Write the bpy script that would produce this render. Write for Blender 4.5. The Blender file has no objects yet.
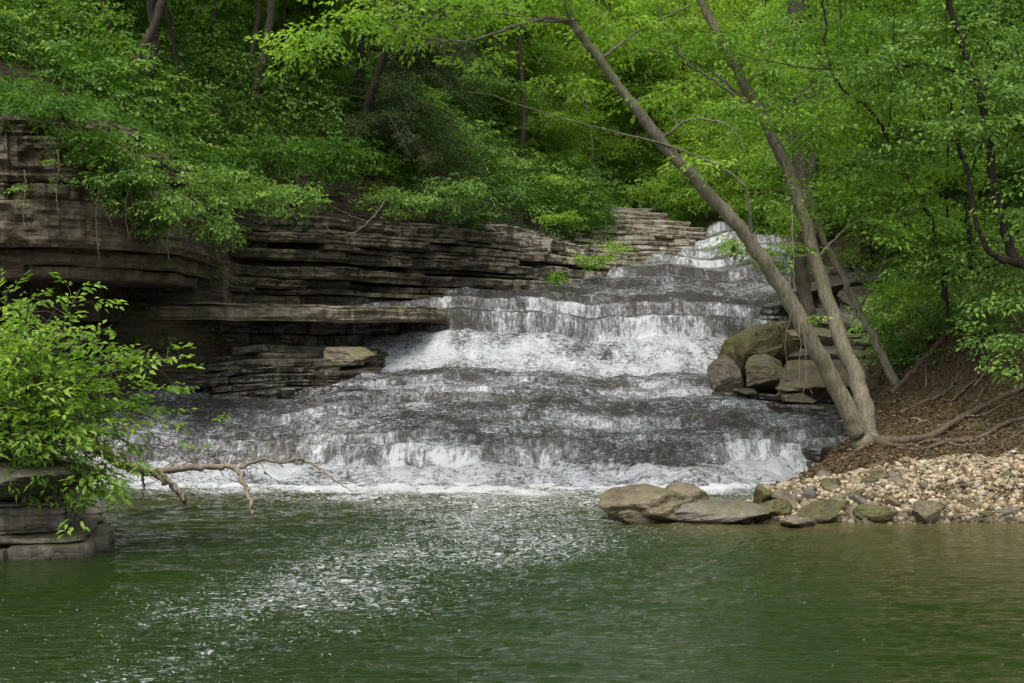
import bpy, math, random
import numpy as np
from mathutils import Vector

random.seed(7)
RNG = np.random.default_rng(11)
sc = bpy.context.scene
COL = sc.collection
F = 1400.0
CAMZ = 2.0

def P(px, py, D):
    """world point seen at photograph position (px,py), D metres away"""
    return np.array([(px - 512) / F * D, D, CAMZ - (py - 341.5) / F * D])

# ------------------------------------------------------------------ noise
def _h(ix, iy, iz, seed):
    n = (ix * 374761393 + iy * 668265263 + iz * 2147483647 % 1274126177 * 0 + iz * 1274126177 + seed * 974634777) & 0xffffffff
    n = ((n ^ (n >> 13)) * 1274126177) & 0xffffffff
    n = ((n ^ (n >> 16)) * 2246822519) & 0xffffffff
    return (n ^ (n >> 15)) & 0xffffffff

def noise3(x, y, z, seed=0):
    x, y, z = np.broadcast_arrays(np.asarray(x, float), np.asarray(y, float), np.asarray(z, float))
    xi, yi, zi = np.floor(x).astype(np.int64), np.floor(y).astype(np.int64), np.floor(z).astype(np.int64)
    fx, fy, fz = x - xi, y - yi, z - zi
    u, v, w = [t * t * t * (t * (t * 6 - 15) + 10) for t in (fx, fy, fz)]
    out = np.zeros(x.shape)
    for dx in (0, 1):
        for dy in (0, 1):
            for dz in (0, 1):
                h = _h(xi + dx, yi + dy, zi + dz, seed)
                gx = ((h & 1023) / 511.5 - 1); gy = (((h >> 10) & 1023) / 511.5 - 1); gz = (((h >> 20) & 1023) / 511.5 - 1)
                d = gx * (fx - dx) + gy * (fy - dy) + gz * (fz - dz)
                out += d * (u if dx else 1 - u) * (v if dy else 1 - v) * (w if dz else 1 - w)
    return out * 1.3

def fbm(x, y, z=0.0, oct=4, seed=0, gain=.5):
    a, s, f = 1.0, 0.0, 1.0
    for o in range(oct):
        s = s + a * noise3(np.asarray(x) * f, np.asarray(y) * f, np.asarray(z) * f, seed + o * 17)
        a *= gain; f *= 2.03
    return s

def sstep(t):
    t = np.clip(t, 0, 1); return t * t * (3 - 2 * t)

# ------------------------------------------------------------------ mesh helpers
def mesh_np(name, V, faces, mat=None, smooth=True, attrs=None, fattrs=None):
    """faces: list of int arrays (n,3) or (n,4)"""
    V = np.ascontiguousarray(V, dtype=np.float32)
    me = bpy.data.meshes.new(name)
    me.vertices.add(len(V)); me.vertices.foreach_set('co', V.ravel())
    faces = [np.asarray(f, dtype=np.int32) for f in faces if len(f)]
    loops = np.concatenate([f.ravel() for f in faces])
    tot = np.concatenate([np.full(len(f), f.shape[1], np.int32) for f in faces])
    start = np.concatenate([[0], np.cumsum(tot)[:-1]]).astype(np.int32)
    me.loops.add(len(loops)); me.loops.foreach_set('vertex_index', loops)
    me.polygons.add(len(tot)); me.polygons.foreach_set('loop_start', start)
    me.polygons.foreach_set('loop_total', tot)
    me.polygons.foreach_set('use_smooth', np.full(len(tot), bool(smooth)))
    me.update(calc_edges=True)
    for k, a in (attrs or {}).items():
        at = me.attributes.new(k, 'FLOAT', 'POINT'); at.data.foreach_set('value', np.ascontiguousarray(a, dtype=np.float32))
    for k, a in (fattrs or {}).items():
        at = me.attributes.new(k, 'FLOAT', 'FACE'); at.data.foreach_set('value', np.ascontiguousarray(a, dtype=np.float32))
    if mat: me.materials.append(mat)
    return me

def link(name, me, parent=None, loc=None):
    o = bpy.data.objects.new(name, me); COL.objects.link(o)
    if loc is not None: o.location = loc
    if parent is not None: o.parent = parent
    return o

def tag(o, label=None, cat=None, group=None, kind=None):
    if label: o['label'] = label
    if cat: o['category'] = cat
    if group: o['group'] = group
    if kind: o['kind'] = kind
    return o

def empty(name, loc, label, cat, group=None):
    o = bpy.data.objects.new(name, None); COL.objects.link(o)
    o.location = [float(v) for v in loc]; o.empty_display_size = .2
    return tag(o, label, cat, group)

def part(name, V, faces, mat, parent, **kw):
    """V is in world space; parent is an unrotated Empty"""
    loc = np.array(parent.location)
    return link(name, mesh_np(name, np.asarray(V) - loc, faces, mat, **kw), parent)

def grid_faces(nr, nc, off=0):
    i = np.arange(nr - 1)[:, None] * nc + np.arange(nc - 1)[None, :]
    i = i.ravel() + off
    return np.stack([i, i + 1, i + nc + 1, i + nc], 1)

class Geo:
    def __init__(s): s.V = []; s.Q = []; s.T = []; s.n = 0
    def add(s, V, q=None, t=None):
        V = np.asarray(V, float).reshape(-1, 3)
        s.V.append(V)
        if q is not None and len(q): s.Q.append(np.asarray(q) + s.n)
        if t is not None and len(t): s.T.append(np.asarray(t) + s.n)
        s.n += len(V)
    def get(s):
        f = []
        if s.Q: f.append(np.concatenate(s.Q))
        if s.T: f.append(np.concatenate(s.T))
        return np.concatenate(s.V), f

def catmull(pts, n):
    pts = np.asarray(pts, float)
    if len(pts) < 3:
        t = np.linspace(0, 1, n)[:, None]; return pts[0] * (1 - t) + pts[-1] * t
    Q = np.vstack([2 * pts[0] - pts[1], pts, 2 * pts[-1] - pts[-2]])
    u = np.linspace(0, len(pts) - 1 - 1e-6, n); k = u.astype(int); t = (u - k)[:, None]
    a, b, c, d = Q[k], Q[k + 1], Q[k + 2], Q[k + 3]
    return .5 * (2 * b + (c - a) * t + (2 * a - 5 * b + 4 * c - d) * t * t + (3 * b - a - 3 * c + d) * t ** 3)

def tube(g, pts, rad, sides=7, knot=0.0, seed=0, cap=True):
    pts = np.asarray(pts, float); n = len(pts)
    rad = np.broadcast_to(np.asarray(rad, float), (n,)).copy()
    T = np.gradient(pts, axis=0); T /= np.linalg.norm(T, axis=1)[:, None] + 1e-9
    ref = np.array([0.31, 0.17, .94]) if abs(T[0][2]) < .8 else np.array([.9, .3, .1])
    N = np.cross(T, ref); N /= np.linalg.norm(N, axis=1)[:, None] + 1e-9
    B = np.cross(T, N)
    a = np.linspace(0, 2 * np.pi, sides, endpoint=False)
    R = rad[:, None] * np.ones(sides)
    if knot:
        u = np.linspace(0, 1, n)[:, None]
        R = R * (1 + knot * fbm(np.cos(a)[None] * 1.2 + seed, np.sin(a)[None] * 1.2, u * n * .22, 3, seed))
    V = pts[:, None] + R[..., None] * (np.cos(a)[None, :, None] * N[:, None] + np.sin(a)[None, :, None] * B[:, None])
    i = np.arange(n - 1)[:, None] * sides; j = np.arange(sides)[None]; jn = (j + 1) % sides
    q = np.stack([i + j, i + jn, i + sides + jn, i + sides + j], -1).reshape(-1, 4)
    V = V.reshape(-1, 3)
    if cap:
        V = np.vstack([V, pts[-1:] + T[-1:] * rad[-1]]); e = (n - 1) * sides
        t = np.stack([e + np.arange(sides), e + (np.arange(sides) + 1) % sides, np.full(sides, n * sides)], 1)
        g.add(V, q, t)
    else: g.add(V, q)

# ------------------------------------------------------------------ materials
def new_mat(name):
    m = bpy.data.materials.new(name); m.use_nodes = True
    nt = m.node_tree; nt.nodes.clear()
    out = nt.nodes.new('ShaderNodeOutputMaterial')
    return m, nt, out
def nd(nt, typ, ins=None, **kw):
    n = nt.nodes.new(typ)
    for k, v in kw.items(): setattr(n, k, v)
    for k, v in (ins or {}).items():
        s = n.inputs[k]
        if isinstance(v, bpy.types.NodeSocket): nt.links.new(v, s)
        else: s.default_value = v
    return n
def ramp(nt, fac, stops, interp='LINEAR'):
    n = nt.nodes.new('ShaderNodeValToRGB'); n.color_ramp.interpolation = interp
    el = n.color_ramp.elements
    while len(el) < len(stops): el.new(.5)
    for e, (p, c) in zip(el, stops):
        e.position = p; e.color = (c, c, c, 1) if isinstance(c, (int, float)) else (*c, 1)
    nt.links.new(fac, n.inputs[0]); return n.outputs[0]
def math_(nt, op, a, b=0.0, clamp=False):
    n = nt.nodes.new('ShaderNodeMath'); n.operation = op; n.use_clamp = clamp
    for i, v in enumerate((a, b)):
        if isinstance(v, bpy.types.NodeSocket): nt.links.new(v, n.inputs[i])
        else: n.inputs[i].default_value = v
    return n.outputs[0]
def mixc(nt, fac, a, b, blend='MIX'):
    n = nt.nodes.new('ShaderNodeMix'); n.data_type = 'RGBA'; n.blend_type = blend
    for i, v in ((0, fac), (6, a), (7, b)):
        s = n.inputs[i]
        if isinstance(v, bpy.types.NodeSocket): nt.links.new(v, s)
        elif i == 0: s.default_value = v
        else: s.default_value = (*v, 1)
    return n.outputs[2]
def texn(nt, vec, scale, detail=4, rough=.55, dist=0.0):
    n = nd(nt, 'ShaderNodeTexNoise', {'Vector': vec, 'Scale': scale, 'Detail': detail, 'Roughness': rough, 'Distortion': dist})
    return n.outputs['Fac']
def objvec(nt, scale=(1, 1, 1)):
    tc = nt.nodes.new('ShaderNodeTexCoord')
    m = nd(nt, 'ShaderNodeMapping', {'Vector': tc.outputs['Object'], 'Scale': scale})
    return m.outputs[0]

def rock_mat(name, c_dark, c_mid, c_light, rough=.75, moss=0.0, lam=1.0, wet=0.0, bleach=None):
    m, nt, out = new_mat(name)
    v = objvec(nt); vl = objvec(nt, (.8, .8, 14)); vs = objvec(nt, (6, 6, .7))
    n1 = texn(nt, v, 1.3, 6, .6); n2 = texn(nt, vl, 1.6, 5, .6, .4); n3 = texn(nt, v, 14, 5, .7); n4 = texn(nt, vs, 1.0, 4, .6)
    f = math_(nt, 'ADD', math_(nt, 'MULTIPLY', n1, .45), math_(nt, 'MULTIPLY', n2, .4 * lam))
    f = math_(nt, 'ADD', f, math_(nt, 'MULTIPLY', n3, .3))
    c = ramp(nt, f, [(.36, c_dark), (.52, c_mid), (.72, c_light)])
    st = ramp(nt, n4, [(.5, 0.0), (.68, 1.0)])
    c = mixc(nt, math_(nt, 'MULTIPLY', st, .45), c, c_dark)            # run-off stains
    if bleach:
        tcb = nt.nodes.new('ShaderNodeTexCoord'); gw = nt.nodes.new('ShaderNodeNewGeometry')
        sy = nd(nt, 'ShaderNodeSeparateXYZ', {0: gw.outputs['Position']})
        q = math_(nt, 'MULTIPLY', math_(nt, 'SUBTRACT', math_(nt, 'ADD', sy.outputs[1], math_(nt, 'MULTIPLY', n1, 2.0)), bleach[0]), 1 / (bleach[1] - bleach[0]), True)
        c = mixc(nt, q, c, ramp(nt, f, [(.36, (.045, .039, .030)), (.52, (.19, .17, .135)), (.72, (.38, .345, .28))]))   # dry weathered rock upstream
    if moss:
        g = nt.nodes.new('ShaderNodeNewGeometry')
        sx = nd(nt, 'ShaderNodeSeparateXYZ', {0: g.outputs['Normal']})
        mm = math_(nt, 'ADD', math_(nt, 'MULTIPLY', sx.outputs[2], .1), texn(nt, v, 2.1, 5, .65))
        mm = ramp(nt, mm, [(.60 - .10 * moss, 0.0), (.74 - .10 * moss, 1.0)])
        c = mixc(nt, math_(nt, 'MULTIPLY', mm, .75), c, (.055, .062, .013))
    gp = nt.nodes.new('ShaderNodeNewGeometry'); sp = nd(nt, 'ShaderNodeSeparateXYZ', {0: gp.outputs['Position']})
    wl = ramp(nt, math_(nt, 'ADD', sp.outputs[2], math_(nt, 'MULTIPLY', n1, .06)), [(.055, 1.0), (.11, 0.0)])      # wet at the waterline
    c = mixc(nt, math_(nt, 'MULTIPLY', wl, .7), c, mixc(nt, 1.0, c, (.30, .29, .24), 'MULTIPLY'))
    b = math_(nt, 'ADD', math_(nt, 'MULTIPLY', n2, .7 * lam), math_(nt, 'MULTIPLY', n3, .5))
    bp = nd(nt, 'ShaderNodeBump', {'Height': b, 'Strength': .55, 'Distance': .05})
    vor = nd(nt, 'ShaderNodeTexVoronoi', {'Vector': objvec(nt, (1, 1, 2.2)), 'Scale': 2.2}, feature='DISTANCE_TO_EDGE')
    bp2 = nd(nt, 'ShaderNodeBump', {'Height': ramp(nt, vor.outputs[0], [(0, 0.0), (.035, 1.0)]), 'Strength': .35, 'Distance': .03, 'Normal': bp.outputs[0]})
    r = ramp(nt, n1, [(.3, max(.08, rough - .2)), (.7, rough)])
    p = nd(nt, 'ShaderNodeBsdfPrincipled', {'Base Color': c, 'Roughness': r, 'Normal': bp2.outputs[0], 'Specular IOR Level': .5 if wet else .3})
    nt.links.new(p.outputs[0], out.inputs[0]); return m

def leaf_mat(name, dark, mid, light, trans=.35, rough=.55):
    m, nt, out = new_mat(name)
    at = nt.nodes.new('ShaderNodeAttribute'); at.attribute_name = 'tint'
    oi = nt.nodes.new('ShaderNodeObjectInfo')
    f = math_(nt, 'ADD', at.outputs['Fac'], math_(nt, 'MULTIPLY', math_(nt, 'SUBTRACT', oi.outputs['Random'], .5), .25), True)
    c = ramp(nt, f, [(0.0, dark), (.5, mid), (1.0, light)])
    p = nd(nt, 'ShaderNodeBsdfPrincipled', {'Base Color': c, 'Roughness': rough, 'Specular IOR Level': .2})
    ct = mixc(nt, 1.0, c, (1.15, 1.25, .5), 'MULTIPLY')
    t = nd(nt, 'ShaderNodeBsdfTranslucent', {'Color': ct})
    mx = nd(nt, 'ShaderNodeMixShader', {0: trans, 1: p.outputs[0], 2: t.outputs[0]})
    mx.inputs[0].default_value = min(.55, trans * 1.2)
    nt.links.new(mx.outputs[0], out.inputs[0]); return m

def bark_mat(name, c1, c2, c3=(.05, .065, .02), moss=.5):
    m, nt, out = new_mat(name)
    v = objvec(nt, (1, 1, .22)); n1 = texn(nt, v, 26, 6, .7); n2 = texn(nt, objvec(nt), 2.3, 4); n3 = texn(nt, objvec(nt), 60, 3)
    c = ramp(nt, math_(nt, 'ADD', math_(nt, 'MULTIPLY', n1, .7), math_(nt, 'MULTIPLY', n3, .3)), [(.35, c1), (.62, c2)])
    c = mixc(nt, math_(nt, 'MULTIPLY', ramp(nt, n2, [(.48, 0.0), (.66, 1.0)]), moss), c, c3)
    bp = nd(nt, 'ShaderNodeBump', {'Height': n1, 'Strength': .5, 'Distance': .02})
    p = nd(nt, 'ShaderNodeBsdfPrincipled', {'Base Color': c, 'Roughness': .85, 'Normal': bp.outputs[0], 'Specular IOR Level': .2})
    nt.links.new(p.outputs[0], out.inputs[0]); return m

M = {}
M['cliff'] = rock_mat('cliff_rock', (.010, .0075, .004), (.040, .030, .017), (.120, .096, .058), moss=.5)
M['cliff_dark'] = rock_mat('cliff_rock_painted_shade', (.008, .006, .004), (.028, .020, .013), (.07, .053, .037), moss=.4)  # darker copy of the cliff rock, undercut shade painted into its colour
M['ledge'] = rock_mat('ledge_rock', (.022, .018, .012), (.085, .070, .045), (.22, .19, .135), moss=.6)
M['strata'] = rock_mat('strata_rock', (.010, .008, .005), (.046, .038, .025), (.145, .125, .086), moss=.35, bleach=(33, 37.5))
M['pale'] = rock_mat('pale_strata', (.045, .039, .030), (.17, .15, .12), (.36, .32, .26), moss=.15)
M['grey'] = rock_mat('grey_strata', (.014, .013, .009), (.060, .055, .040), (.18, .166, .125), moss=.2)
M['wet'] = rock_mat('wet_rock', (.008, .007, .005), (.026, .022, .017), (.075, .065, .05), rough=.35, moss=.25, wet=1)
M['boulder'] = rock_mat('boulder_tan', (.045, .036, .020), (.15, .122, .075), (.30, .25, .165), moss=.3, lam=.45)
M['boulder_grey'] = rock_mat('boulder_grey', (.035, .030, .022), (.12, .104, .08), (.27, .24, .19), moss=.15, lam=.6)
M['boulder_moss'] = rock_mat('boulder_mossy', (.028, .024, .011), (.095, .078, .034), (.22, .185, .085), moss=1.1, lam=.4)
M['pebble'] = rock_mat('pebble', (.08, .062, .038), (.21, .175, .115), (.40, .345, .25), moss=0, lam=.3)

def soil_mat():
    m, nt, out = new_mat('soil_and_leaf_litter')
    v = objvec(nt); n1 = texn(nt, v, 1.1, 6, .65); n2 = texn(nt, v, 18, 6, .75); n3 = texn(nt, v, 70, 3, .7)
    f = math_(nt, 'ADD', math_(nt, 'MULTIPLY', n1, .4), math_(nt, 'ADD', math_(nt, 'MULTIPLY', n2, .4), math_(nt, 'MULTIPLY', n3, .2)))
    c = ramp(nt, f, [(.36, (.020, .012, .006)), (.5, (.062, .043, .022)), (.62, (.125, .090, .05)), (.75, (.22, .175, .105))])
    tc = nt.nodes.new('ShaderNodeTexCoord')
    s = nd(nt, 'ShaderNodeSeparateXYZ', {0: tc.outputs['Object']})
    far = ramp(nt, math_(nt, 'ADD', math_(nt, 'MULTIPLY', s.outputs[1], .05), math_(nt, 'MULTIPLY', n1, .4)), [(1.3, 0.0), (1.45, 1.0)]) 
    c = mixc(nt, math_(nt, 'MULTIPLY', ramp(nt, n1, [(.5, 0.0), (.6, 1.0)]), .5), c, (.03, .045, .012))
    gn = nt.nodes.new('ShaderNodeNewGeometry'); sz = nd(nt, 'ShaderNodeSeparateXYZ', {0: gn.outputs['True Normal']})
    rk = ramp(nt, texn(nt, objvec(nt, (.8, .8, 12)), 1.6, 5, .65), [(.35, (.018, .014, .010)), (.65, (.10, .08, .055))])
    c = mixc(nt, ramp(nt, sz.outputs[2], [(.50, 1.0), (.62, 0.0)]), c, rk)      # bare rock where the ground is steep
    bp = nd(nt, 'ShaderNodeBump', {'Height': f, 'Strength': .8, 'Distance': .06})
    p = nd(nt, 'ShaderNodeBsdfPrincipled', {'Base Color': c, 'Roughness': .95, 'Normal': bp.outputs[0], 'Specular IOR Level': .15})
    nt.links.new(p.outputs[0], out.inputs[0]); return m
M['soil'] = soil_mat()
M['bark'] = bark_mat('bark_smooth_olive', (.06, .054, .036), (.20, .182, .125), (.10, .105, .05), .4)
M['bark_dark'] = bark_mat('bark_dark', (.010, .008, .006), (.038, .030, .022), (.02, .026, .01), .4)
M['bark_dark2'] = bark_mat('bark_grey_brown', (.014, .012, .008), (.050, .043, .028), (.03, .036, .015), .4)
M['bark_brown'] = bark_mat('bark_brown', (.024, .020, .013), (.078, .065, .043), (.035, .04, .016), .4)
M['deadwood'] = bark_mat('dead_wood', (.08, .065, .045), (.24, .20, .15), (.09, .085, .05), .4)
M['root'] = bark_mat('root_bark', (.03, .021, .014), (.12, .088, .058), (.05, .04, .02), .3)
M['leaf_bright'] = leaf_mat('leaf_bright', (0.085, 0.164, 0.023), (0.182, 0.320, 0.048), (0.362, 0.505, 0.084), .5)
M['leaf_yellow'] = leaf_mat('leaf_yellow_green', (0.099, 0.174, 0.024), (0.218, 0.347, 0.050), (0.437, 0.539, 0.098), .45)
M['leaf_mid'] = leaf_mat('leaf_mid', (0.052, 0.111, 0.021), (0.117, 0.221, 0.044), (0.246, 0.365, 0.071), .35)
M['leaf_dark'] = leaf_mat('leaf_dark', (0.030, 0.079, 0.019), (0.077, 0.163, 0.032), (0.173, 0.286, 0.059), .3)
M['leaf_fern'] = leaf_mat('fern', (0.030, 0.083, 0.010), (0.061, 0.143, 0.014), (0.122, 0.226, 0.024), .35)
M['leaf_hemlock'] = leaf_mat('hemlock_needles', (.022, .040, .012), (.050, .075, .022), (.095, .125, .040), .2)
M['leaf_shrub'] = leaf_mat('leaf_shrub', (0.073, 0.157, 0.025), (0.174, 0.300, 0.046), (0.348, 0.472, 0.090), .42)
M['leaf_dead'] = leaf_mat('leaf_litter', (.025, .015, .007), (.075, .050, .025), (.20, .150, .085), .1, .8)

# ------------------------------------------------------------------ foliage generators
def leaves_mesh(name, C, Dr, Nr, L, W, tint, mat, fold=.25):
    """C base points, Dr direction, Nr normal, L length, W width -> folded pointed leaves"""
    n = len(C)
    Dr = Dr / (np.linalg.norm(Dr, axis=1)[:, None] + 1e-9)
    S = np.cross(Dr, Nr); S /= np.linalg.norm(S, axis=1)[:, None] + 1e-9
    N = np.cross(S, Dr)
    L = np.broadcast_to(L, (n,))[:, None]; W = np.broadcast_to(W, (n,))[:, None]
    a = C; tip = C + Dr * L - N * L * .12
    mid = C + Dr * L * .42
    l = mid + S * W * .5 + N * W * fold * .5; r = mid - S * W * .5 + N * W * fold * .5
    V = np.stack([a, r, tip, l], 1).reshape(-1, 3)
    i = np.arange(n) * 4
    T = np.concatenate([np.stack([i, i + 1, i + 2], 1), np.stack([i, i + 2, i + 3], 1)])
    return V, T, np.concatenate([tint, tint])

def sprays(rng, C, K, L, leaf, wide=.5, droop=.25, upj=.35, outdir=None, leafw=.55, narrow=False):
    """flat leafy twigs. C (S,3) centres; returns leaf arrays"""
    S = len(C)
    az = rng.uniform(0, 2 * np.pi, S)
    A = np.stack([np.cos(az), np.sin(az), rng.normal(-droop, .25, S)], 1)
    if outdir is not None: A = A * .65 + outdir
    A /= np.linalg.norm(A, axis=1)[:, None]
    U = np.stack([rng.normal(0, upj, S), rng.normal(0, upj, S), np.ones(S)], 1)
    Sd = np.cross(A, U); Sd /= np.linalg.norm(Sd, axis=1)[:, None]
    U = np.cross(Sd, A)
    Ls = L * rng.uniform(.6, 1.3, S)
    t = (np.arange(K) + rng.uniform(0, .6, (S, K))) / K
    side = np.where(np.arange(K) % 2 == 0, 1., -1.)[None] * np.ones((S, 1))
    lat = side * wide * np.sin(np.clip(t * 1.1, 0, 1) * np.pi * .85 + .25) * rng.uniform(.1, 1, (S, K)) * Ls[:, None]
    pos = C[:, None] + A[:, None] * (t * Ls[:, None])[..., None] + Sd[:, None] * lat[..., None] \
        + U[:, None] * (rng.normal(0, .04, (S, K)) * L - droop * .5 * (t ** 2) * Ls[:, None] - .25 * np.abs(lat))[..., None]
    Dr = A[:, None] * .75 + Sd[:, None] * (side * rng.uniform(.3, 1.1, (S, K)))[..., None] + rng.normal(0, .22, (S, K, 3))
    Dr[..., 2] -= rng.uniform(0, .5, (S, K))
    Nr = U[:, None] + rng.normal(0, .38, (S, K, 3))
    lf = leaf * rng.uniform(.6, 1.25, (S, K))
    tint = np.clip(rng.normal(.5, .16, (S, 1)) + rng.normal(0, .13, (S, K)), 0, 1)
    n = S * K
    return pos.reshape(n, 3), Dr.reshape(n, 3), Nr.reshape(n, 3), lf.ravel(), (lf * leafw).ravel(), tint.ravel()

def clump_points(rng, c, r, n, shell=.35):
    d = rng.normal(0, 1, (n, 3)); d /= np.linalg.norm(d, axis=1)[:, None]
    rad = rng.uniform(shell, 1, n) ** .6
    return np.asarray(c) + d * rad[:, None] * np.asarray(r)

DENS = 1.45
def crown(name, rng, blobs, mat, parent, leaf=.11, K=14, L=.45, per_m3=None, attach=None, trunkgeo=None, leafw=.55, droop=.25, wide=.5, world=True, tw=.012):
    """blobs: (centre(3), radii(3), n_sprays)"""
    Cs, outs = [], []
    for c, r, n in blobs:
        n = int(n * DENS)
        # sub-clumps make holes and layers
        m = max(3, int(n / 9))
        sub = clump_points(rng, c, np.asarray(r) * .85, m, .15)
        if attach is not None and trunkgeo is not None:
            A = np.asarray(attach)
            for s_ in sub[:max(2, m // 3)]:
                d = np.linalg.norm(A[:, :3] - s_, axis=1) + .4 * np.maximum(0, A[:, 2] - s_[2])
                k = np.argmin(d); a = A[k, :3]
                mid = (a + s_) / 2 + np.array([0, 0, .12 * np.linalg.norm(s_ - a)]) + rng.normal(0, .05, 3) * np.linalg.norm(s_ - a)
                ln = np.linalg.norm(s_ - a); r0 = min(A[k, 3] * .45, tw + .007 * ln)
                tube(trunkgeo, catmull([a, mid, s_], 7), np.linspace(r0, .004, 7), 5)
        idx = rng.integers(0, m, n)
        size = np.minimum(np.asarray(r) * .34, .6) * np.array([1, 1, .38])
        p = sub[idx] + rng.normal(0, 1, (n, 3)) * size
        Cs.append(p)
        o = p - np.asarray(c); o[:, 2] *= .3; o /= np.linalg.norm(o, axis=1)[:, None] + .3
        outs.append(o)
    C = np.concatenate(Cs); O = np.concatenate(outs)
    a = sprays(rng, C, K, L, leaf, wide=wide, outdir=O * .9, leafw=leafw, droop=droop)
    V, T, tint = leaves_mesh(name, *a, mat)
    if world: return part(name, V, [T], mat, parent, smooth=False, fattrs={'tint': tint})
    return link(name, mesh_np(name, V, [T], mat, smooth=False, fattrs={'tint': tint}), parent)

# ------------------------------------------------------------------ the creek: water surface as a sum of ledges
def water_z(x, y, detail=True):
    x = np.asarray(x, float); y = np.asarray(y, float)
    z = np.zeros(np.broadcast(x, y).shape); foam = np.zeros(z.shape)
    x1 = x[:1] if (x.ndim == 2 and len(x) > 2 and np.array_equal(x[0], x[-1])) else x
    def step(y0, run, h, wob=.3, f=.02, fp=1.0, seed=0, xf=None, trail=.5, ft=None):
        nonlocal z, foam
        yy = y0 + wob * fbm(x1 * .55, 3.3 + seed, 0, 3, seed) + wob * .35 * fbm(x1 * 2.7, 1.3 + seed, 0, 3, seed + 5)
        u = (y - yy) / run
        hh = h * (xf(x1) if xf else 1)
        z = z + hh * sstep(u)
        e = np.exp(-np.clip((-u) * run / trail, 0, 9)) * (u < 0) + (u >= 0) * (u <= 1) * 1.0 + (u > 1) * np.exp(-np.clip((u - 1) * run / .12, 0, 9))
        foam = np.maximum(foam, e * fp * np.clip(hh / h, 0, 1) ** .5)
    b1 = np.interp(x, [-9, -5, 0, 3, 4.2, 5.2, 6.2], [19.5, 19.5, 19.15, 19.4, 20.5, 21.6, 22.2])
    rr = np.interp(x, [-6, 3, 4.5], [1, 1, .4])
    vary = lambda sd, a=.7: (lambda q: np.clip(1 + a * fbm(q * .42, sd * 3.1, 0, 3, sd), .12, 2))
    step(b1, .9 * rr, .20, .35, seed=1, fp=.76, trail=.6)
    step(b1 + 1.0 * rr, .30 * rr, .25, .4, seed=2, fp=.60, trail=.5, xf=vary(6, .5))
    step(b1 + 1.45 * rr, .10, .12, .3, seed=3, fp=.58, trail=.25, xf=vary(7, .8))
    z = z + .031 * np.clip(y - 20.5, 0, 6.5)
    for k, (yy, h) in enumerate(((21.2, .08), (21.9, .06), (22.5, .10), (23.2, .05), (23.8, .10), (24.5, .07), (25.1, .05), (25.7, .10), (26.3, .05))):
        step(yy + (.10 if k % 2 else -.08) * x, .09, h * .95, .38, seed=11 + k * 3, fp=.56, trail=.25, xf=vary(12 + k, .65))
    b3 = np.interp(x, [-4, -1, 2, 5, 8], [27.4, 27.1, 26.9, 27.4, 28.5])
    step(b3, 1.7, .74, .22, seed=31, fp=.70, trail=.3)
    step(b3 + 1.75, .10, .42, .14, seed=33, fp=.60, trail=.3, xf=vary(34, .15))
    z = z + .05 * np.clip(y - 29.2, 0, 16) + .05 * np.clip(y - 32.5, 0, 11)
    step(30.2 + .08 * x, .07, .26, .14, seed=37, fp=.60, trail=.25, xf=vary(38, .25))
    step(31.6 + .1 * x, .08, .15, .2, seed=39, fp=.46, trail=.3, xf=vary(40, .8))
    for k, (yy, h) in enumerate(((33.2, .13), (34.6, .19), (36.2, .34), (38.2, .28), (39.9, .30), (41.4, .36), (43.0, .38), (46, .2))):
        step(yy + .04 * (x - 4), .09, h * .72, .16, seed=51 + k * 3, fp=.70 if k > 2 else .5, trail=.4, xf=vary(50 + k, .2))
    xl = np.interp(y, [30.5, 31.6, 33.4, 36, 40, 44, 46, 52], [-3.2, -1.3, .8, 2.5, 5.0, 6.5, 7.1, 9])
    cut = 2.2 * sstep((xl - x - .1) / .5) * sstep((y - 30.5) / .5)
    z = z - cut
    # broad turbulent froth below the second fall and at the foot of the first
    froth = .65 * np.exp(-((y - (b3 + .55)) / .75) ** 2)
    foam = np.maximum(foam, froth)
    foot = np.exp(-((y - (b1 + .15 + .25 * fbm(x1 * 1.1, 7.7, 0, 3, 66))) / .4) ** 2) * (.57 + .36 * fbm(x1 * .9, 2.2, 0, 3, 67))
    foam = np.maximum(foam, foot)
    run = sstep((y - b1) / .2)
    foam = np.maximum(foam, .47 * run * np.interp(y, [26.5, 29, 30, 33], [1.04, .9, .9, 1.0]) * (1 - .22 * (y > 28.5) * (y < 31.3) * sstep((2.2 - x) / 1.5)))
    foam = foam + .20 * (foam > .3) * fbm(x * .55, y * .7, 0, 3, 83) + .10 * (foam > .3) * fbm(x * 1.4, y * 2.2, 0, 3, 87) + .12 * fbm(x * 2.3, y * 1.5, 0, 3, 85) * run
    if detail:
        near = np.interp(y, [20.6, 21.4, 26.3, 27, 31, 36], [1, .62, .62, 1, .7, .5])
        z = z + run * near * (.014 * fbm(x * 1.8, y * 2.6, 0, 4, 71) + .030 * fbm(x * 4.5, y * 7, 0, 3, 73) + .016 * fbm(x * 13, y * 13, 0, 2, 74))
        z = z + near * np.clip(foam - .4, 0, 1) * (.30 * fbm(x * 1.7, y * 1.7, 0, 2, 75) + .05 * fbm(x * 9, y * 7, 0, 3, 77))
        z = z - (1 - run) * .03
    return z, foam, run

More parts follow.
